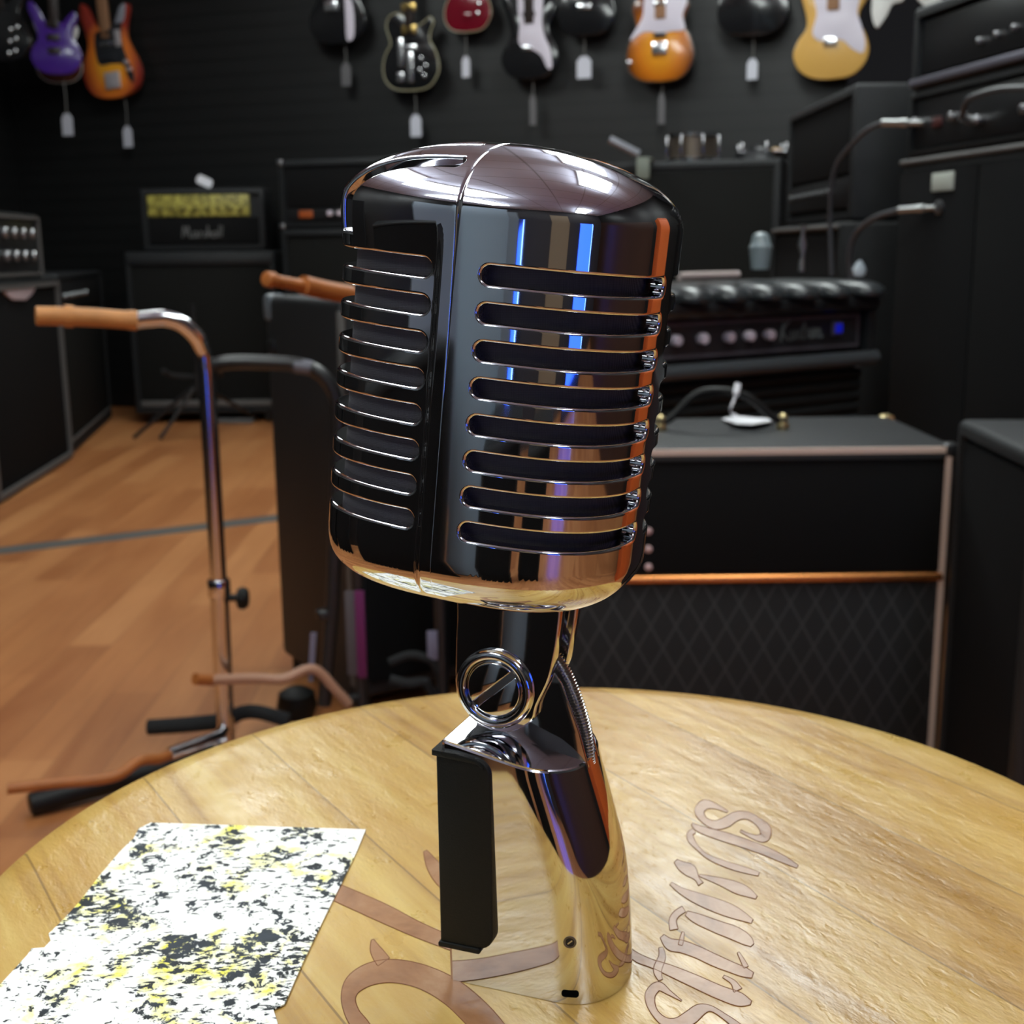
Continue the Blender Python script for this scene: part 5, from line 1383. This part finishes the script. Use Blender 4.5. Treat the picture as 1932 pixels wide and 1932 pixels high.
GPUR = mat('purple_lacquer', srgb(66, 32, 128), 0.2, coat=0.5)
GYEL = mat('butterscotch_lacquer', srgb(206, 160, 84), 0.25, coat=0.3)
GWHT = mat('white_lacquer', srgb(214, 212, 208), 0.25, coat=0.3)
GCRM = mat('cream_lacquer', srgb(150, 146, 140), 0.3)
SB1 = sunburst('orange_sunburst', srgb(244, 170, 50), srgb(232, 128, 46), srgb(150, 52, 40))
SB2 = sunburst('amber_sunburst', srgb(214, 140, 34), srgb(196, 112, 26), srgb(110, 56, 14))
PGW = mat('white_pickguard', srgb(208, 200, 212), 0.35)
PGB = mat('dark_pickguard', srgb(46, 48, 52), 0.3)
MAPLE = mat('maple_neck', srgb(150, 112, 84), 0.35); ROSE = mat('dark_fretboard', srgb(38, 28, 24), 0.4)
GOLD = mat('gold_hardware', srgb(190, 160, 96), 0.3, 0.9); IVORY = mat('ivory_binding', srgb(150, 144, 116), 0.4)
STEEL = mat('bright_hardware', (0.85, 0.85, 0.87, 1), 0.2, 0.95)
def guitar(label, px, py, wpx, shape, body, off=0.07, tilt=0.0, turn=0.0, pg=None, neck=ROSE, bridge=None, pickups=(), knobs=(), binding=None, hw=STEEL, extra=None, name='electric_guitar'):
    p = wallpt(px, py, off); dist = (p - CAMP).dot(VD)
    s = wpx / FPX * dist / 0.33
    M = Matrix.Translation(p) @ Matrix.Rotation(WANG + turn, 4, 'Z') @ Matrix.Rotation(tilt, 4, 'Y') @ Matrix.Scale(s, 4)
    t = thing(name, label, 'guitar', M=M)
    def plate(poly, y0, y1, bev, nm, mm, par=t, n=6):
        b = MB(); q = [(v.x, v.y) for v in catmull([(a, c, 0) for a, c in poly], n, closed=True)] if n else poly
        b.prism(q, y0, y1, bev, 2, XZ); return b.build(nm, mm, par)
    # XZ prism: local z extrudes towards -y; y0=0 is the back of the guitar
    plate(shape, 0.0, 0.045, 0.008, 'guitar_body', body)
    if binding:
        b = MB(); pts = catmull([(a * 1.0, -0.041, c) for a, c in shape], 6, closed=True); b.tube(pts, 0.0045, 6, closed=True); b.build('binding', binding, t)
    if pg: plate(pg[0], 0.0455, 0.048, 0.0008, 'pickguard', pg[1])
    b = MB(); b.box((-0.027, -0.058, 0.29), (0.027, -0.030, 0.98), 0.006); nk = b.build('neck', neck, t)
    b = MB(); b.prism([(-.03, .98), (.03, .98), (.045, 1.1), (.03, 1.17), (-.03, 1.17), (-.04, 1.1)], 0.03, 0.046, 0.003, 2, XZ); b.build('headstock', neck, nk)
    if bridge:
        b = MB(); x, z, w_, h_ = bridge; b.box((x - w_ / 2, -0.060, z - h_ / 2), (x + w_ / 2, -0.044, z + h_ / 2), 0.004); b.build('bridge', hw, t)
    for (x, z, w_, h_, mm) in pickups:
        b = MB(); b.box((x - w_ / 2, -0.058, z - h_ / 2), (x + w_ / 2, -0.044, z + h_ / 2), 0.004); b.build('pickup', mm, t)
    for (x, z) in knobs:
        b = MB(); b.cyl((x, -0.044, z), (x, -0.064, z), 0.011, 14, bev=0.002); b.build('knob', hw, t)
    if extra: extra(t)
    return t
PG_S = [(-.02, .13), (.04, .125), (.075, .11), (.105, .075), (.118, .09), (.105, .16), (.088, .22), (.09, .29), (.115, .345), (.1, .36), (.06, .335), (0, .33), (-.06, .335), (-.1, .36), (-.11, .32), (-.085, .26), (-.08, .2), (-.06, .15)]
def plate_horn(t):
    b = MB(); b.prism([(.06, .352), (.1, .425), (.13, .44), (.138, .425), (.122, .372), (.108, .35)], 0.0455, 0.049, 0.0008, 2, XZ); ob = b.build('horn_plate', mat('horn_silver', srgb(176, 180, 192), 0.3, 0.4), t); ob['label'] = 'silvery upper horn plate'
guitar('orange sunburst guitar with dark pickguard hanging alone at the upper left', 226, 187, 122, JAG, SB1, tilt=math.radians(-4), neck=MAPLE, hw=mat('pale_metal', srgb(190, 184, 188), 0.3, 0.3),
       pg=([(-.06, .17), (.02, .165), (.085, .15), (.1, .09), (.125, .06), (.135, .1), (.105, .19), (.09, .25), (.09, .30), (.1, .36), (.05, .345), (0, .33), (-.06, .32), (-.075, .25)], PGB),
       bridge=(.01, .085, .085, .08), pickups=[(-.005, .195, .1, .018, PGB), (.005, .26, .09, .022, STEEL), (-.01, .31, .075, .03, BLACKMET), (.07, .28, .03, .08, mat('pale_metal', srgb(190, 184, 188), 0.3, 0.3))], knobs=[(.105, .16), (.118, .125)],
       extra=lambda t: plate_horn(t))
guitar('purple guitar with dark pickups, partly turned, in the upper left corner', 112, 142, 92, STRAT, GPUR, off=0.42, turn=math.radians(28), pickups=[(-.01, .15, .08, .04, ROSE), (-.01, .235, .08, .04, ROSE), (-.01, .32, .08, .04, ROSE)])
guitar('cream-edged guitar hanging behind the purple guitar', 118, 158, 84, STRAT, mat('brown_lacquer', srgb(70, 34, 20), 0.2, coat=.4), off=0.14, turn=math.radians(24), binding=GCRM, pg=([(.06, .3), (.12, .29), (.15, .34), (.155, .38), (.13, .405), (.08, .39)], GWHT))
def tuners(t):
    for i in range(3):
        for sg in (0, 1):
            b = MB(); b.lathe([(0, 0), (.011, .001), (.012, .008), (.007, .012), (0, .013)], 12, Matrix.Translation((.055 + .040 * sg + .012 * i - 0.02, -0.044,   .045 + .066 * i - .0 + .012 * sg)) @ Matrix.Rotation(PI / 2, 4, 'X')); b.build('chrome_knob', STEEL, t)
guitar('black guitar with six bright round knobs at the left edge', 14, 118, 105, LPS, GB, off=0.5, turn=math.radians(15), extra=tuners)
guitar('black guitar with a chrome bridge, first of the black guitars left of the microphone top', 645, 86, 118, STRAT, GB, pg=([(.055, .02), (.09, .025), (.1, .1), (.09, .2), (.05, .3), (.05, .12)], PGW), bridge=(-.03, .19, .07, .05))
guitar('black guitar with ivory binding and several metal parts, above the microphone', 782, 172, 112, LPS, GB, binding=IVORY, hw=STEEL, bridge=(0, .22, .085, .03), pickups=[(0, .315, .085, .045, GOLD), (0, .43, .085, .04, GOLD), (-.055, .20, .03, .15, STEEL), (0, .12, .035, .16, STEEL), (-.06, .07, .04, .05, STEEL)], knobs=[(.07, .16), (.095, .12), (.06, .1), (.085, .07)])
guitar('dark red guitar above the microphone with pale binding', 887, 62, 92, LPS, GRED, binding=IVORY, pickups=[(.0, .1, .07, .04, GRED)], knobs=[(.08, .11), (.09, .17)])
guitar('black guitar with a long white pickguard, above the microphone', 1004, 152, 112, STRAT, GB, pg=([(-.06, .2), (-.02, .165), (.02, .155), (.07, .12), (.105, .055), (.13, .06), (.12, .15), (.09, .22), (.075, .3), (.08, .42), (.04, .46), (-.05, .46), (-.065, .38), (-.055, .3)], PGW), bridge=(-.01, .165, .06, .025), pickups=[(0, .34, .07, .025, ROSE), (0, .43, .07, .025, ROSE)])
guitar('plain black guitar with a bright bridge, next to the one with the long white pickguard', 1110, 70, 110, LPS, GB, bridge=(-.01, .155, .08, .03))
guitar('amber sunburst guitar with white pickguard and chrome bridge, upper right', 1248, 156, 126, LPS, SB2, neck=MAPLE, binding=mat('dark_burst_edge', srgb(40, 26, 12), .3), pg=([(-.15, .2), (-.08, .235), (0, .225), (.06, .23), (.12, .235), (.11, .3), (.13, .36), (.12, .42), (.06, .45), (-.05, .45), (-.08, .38), (-.09, .3)], PGW), bridge=(0, .155, .075, .06), pickups=[(0, .215, .06, .02, ROSE), (0, .36, .06, .035, STEEL)], knobs=[(-.15, .095)])
guitar('plain black guitar between the amber sunburst and the yellow guitar', 1422, 70, 132, LPS, GB)
guitar('butterscotch yellow guitar with a white pickguard, upper right', 1568, 152, 138, STRAT, GYEL, neck=MAPLE, pg=([(-.085, .2), (-.05, .165), (0, .175), (.05, .16), (.09, .125), (.135, .105), (.145, .15), (.125, .22), (.105, .28), (.12, .36), (.1, .41), (.05, .42), (-.06, .42), (-.085, .36), (-.07, .28)], PGW), bridge=(-.005, .16, .06, .035))
guitar('white guitar with pointed lower wing at the upper right, above the amplifier heads', 1700, 52, 120, VTIP, GWHT)

# ------------------------------------------------------------------ price tags hanging below the guitars
TAGP = mat('tag_paper', srgb(196, 196, 206), 0.6); DTAG = mat('dim_tag', srgb(92, 90, 92), 0.6); STRING = mat('tag_string', srgb(96, 94, 92), 0.7)
def hang_tag(label, px, y_top, y0, y1, wpx, m, off=0.075):
    a = wallpt(px, y_top, off); p0 = wallpt(px, y0, off); p1 = wallpt(px, y1, off)
    d = (a - CAMP).dot(VD); wv = wpx / FPX * d
    t = thing('price_tag', label, 'tag', loc=tuple(a), rz=WANG, group='price tags on the wall guitars')
    H = p0.z - p1.z; z = p0.z - a.z
    b = MB(); b.tube([(0, 0, 0.012), (0.003, 0, z * .5), (0, 0, z - 0.004)], 0.0032, 6); b.build('string', STRING, t)
    b = MB(); b.prism([(-wv / 2, z - H), (wv / 2, z - H), (wv / 2, z - H * .22), (wv * .22, z), (-wv * .22, z), (-wv / 2, z - H * .22)], -0.001, 0.001, 0.0, 2, XZ); b.build('tag_card', m, t)
hang_tag('white tag hanging below the purple guitar', 121, 158, 214, 256, 24, TAGP, 0.4)
hang_tag('white tag hanging below the orange sunburst guitar at the upper left', 236, 187, 238, 278, 20, TAGP)
hang_tag('grey tag hanging below the first black guitar left of the microphone top', 651, 86, 118, 162, 20, DTAG)
hang_tag('white tag hanging below the ivory-bound black guitar', 783, 172, 216, 258, 22, TAGP)
hang_tag('narrow white tag hanging below the dark red guitar', 878, 62, 106, 146, 16, TAGP)
hang_tag('dim tag hanging below the black guitar with the long white pickguard', 1005, 152, 178, 236, 13, DTAG)
hang_tag('bright white tag hanging below the plain black guitar with the bright bridge', 1102, 70, 106, 148, 28, TAGP)
hang_tag('dim tag hanging below the amber sunburst guitar', 1249, 156, 176, 234, 13, DTAG)
hang_tag('white tag hanging below the plain black guitar left of the yellow guitar', 1421, 70, 110, 150, 20, TAGP)

# ------------------------------------------------------------------ faint ambient
w = bpy.data.worlds.new('world'); SC.world = w; w.use_nodes = True
w.node_tree.nodes['Background'].inputs[0].default_value = (0.5, 0.5, 0.55, 1); w.node_tree.nodes['Background'].inputs[1].default_value = 0.02
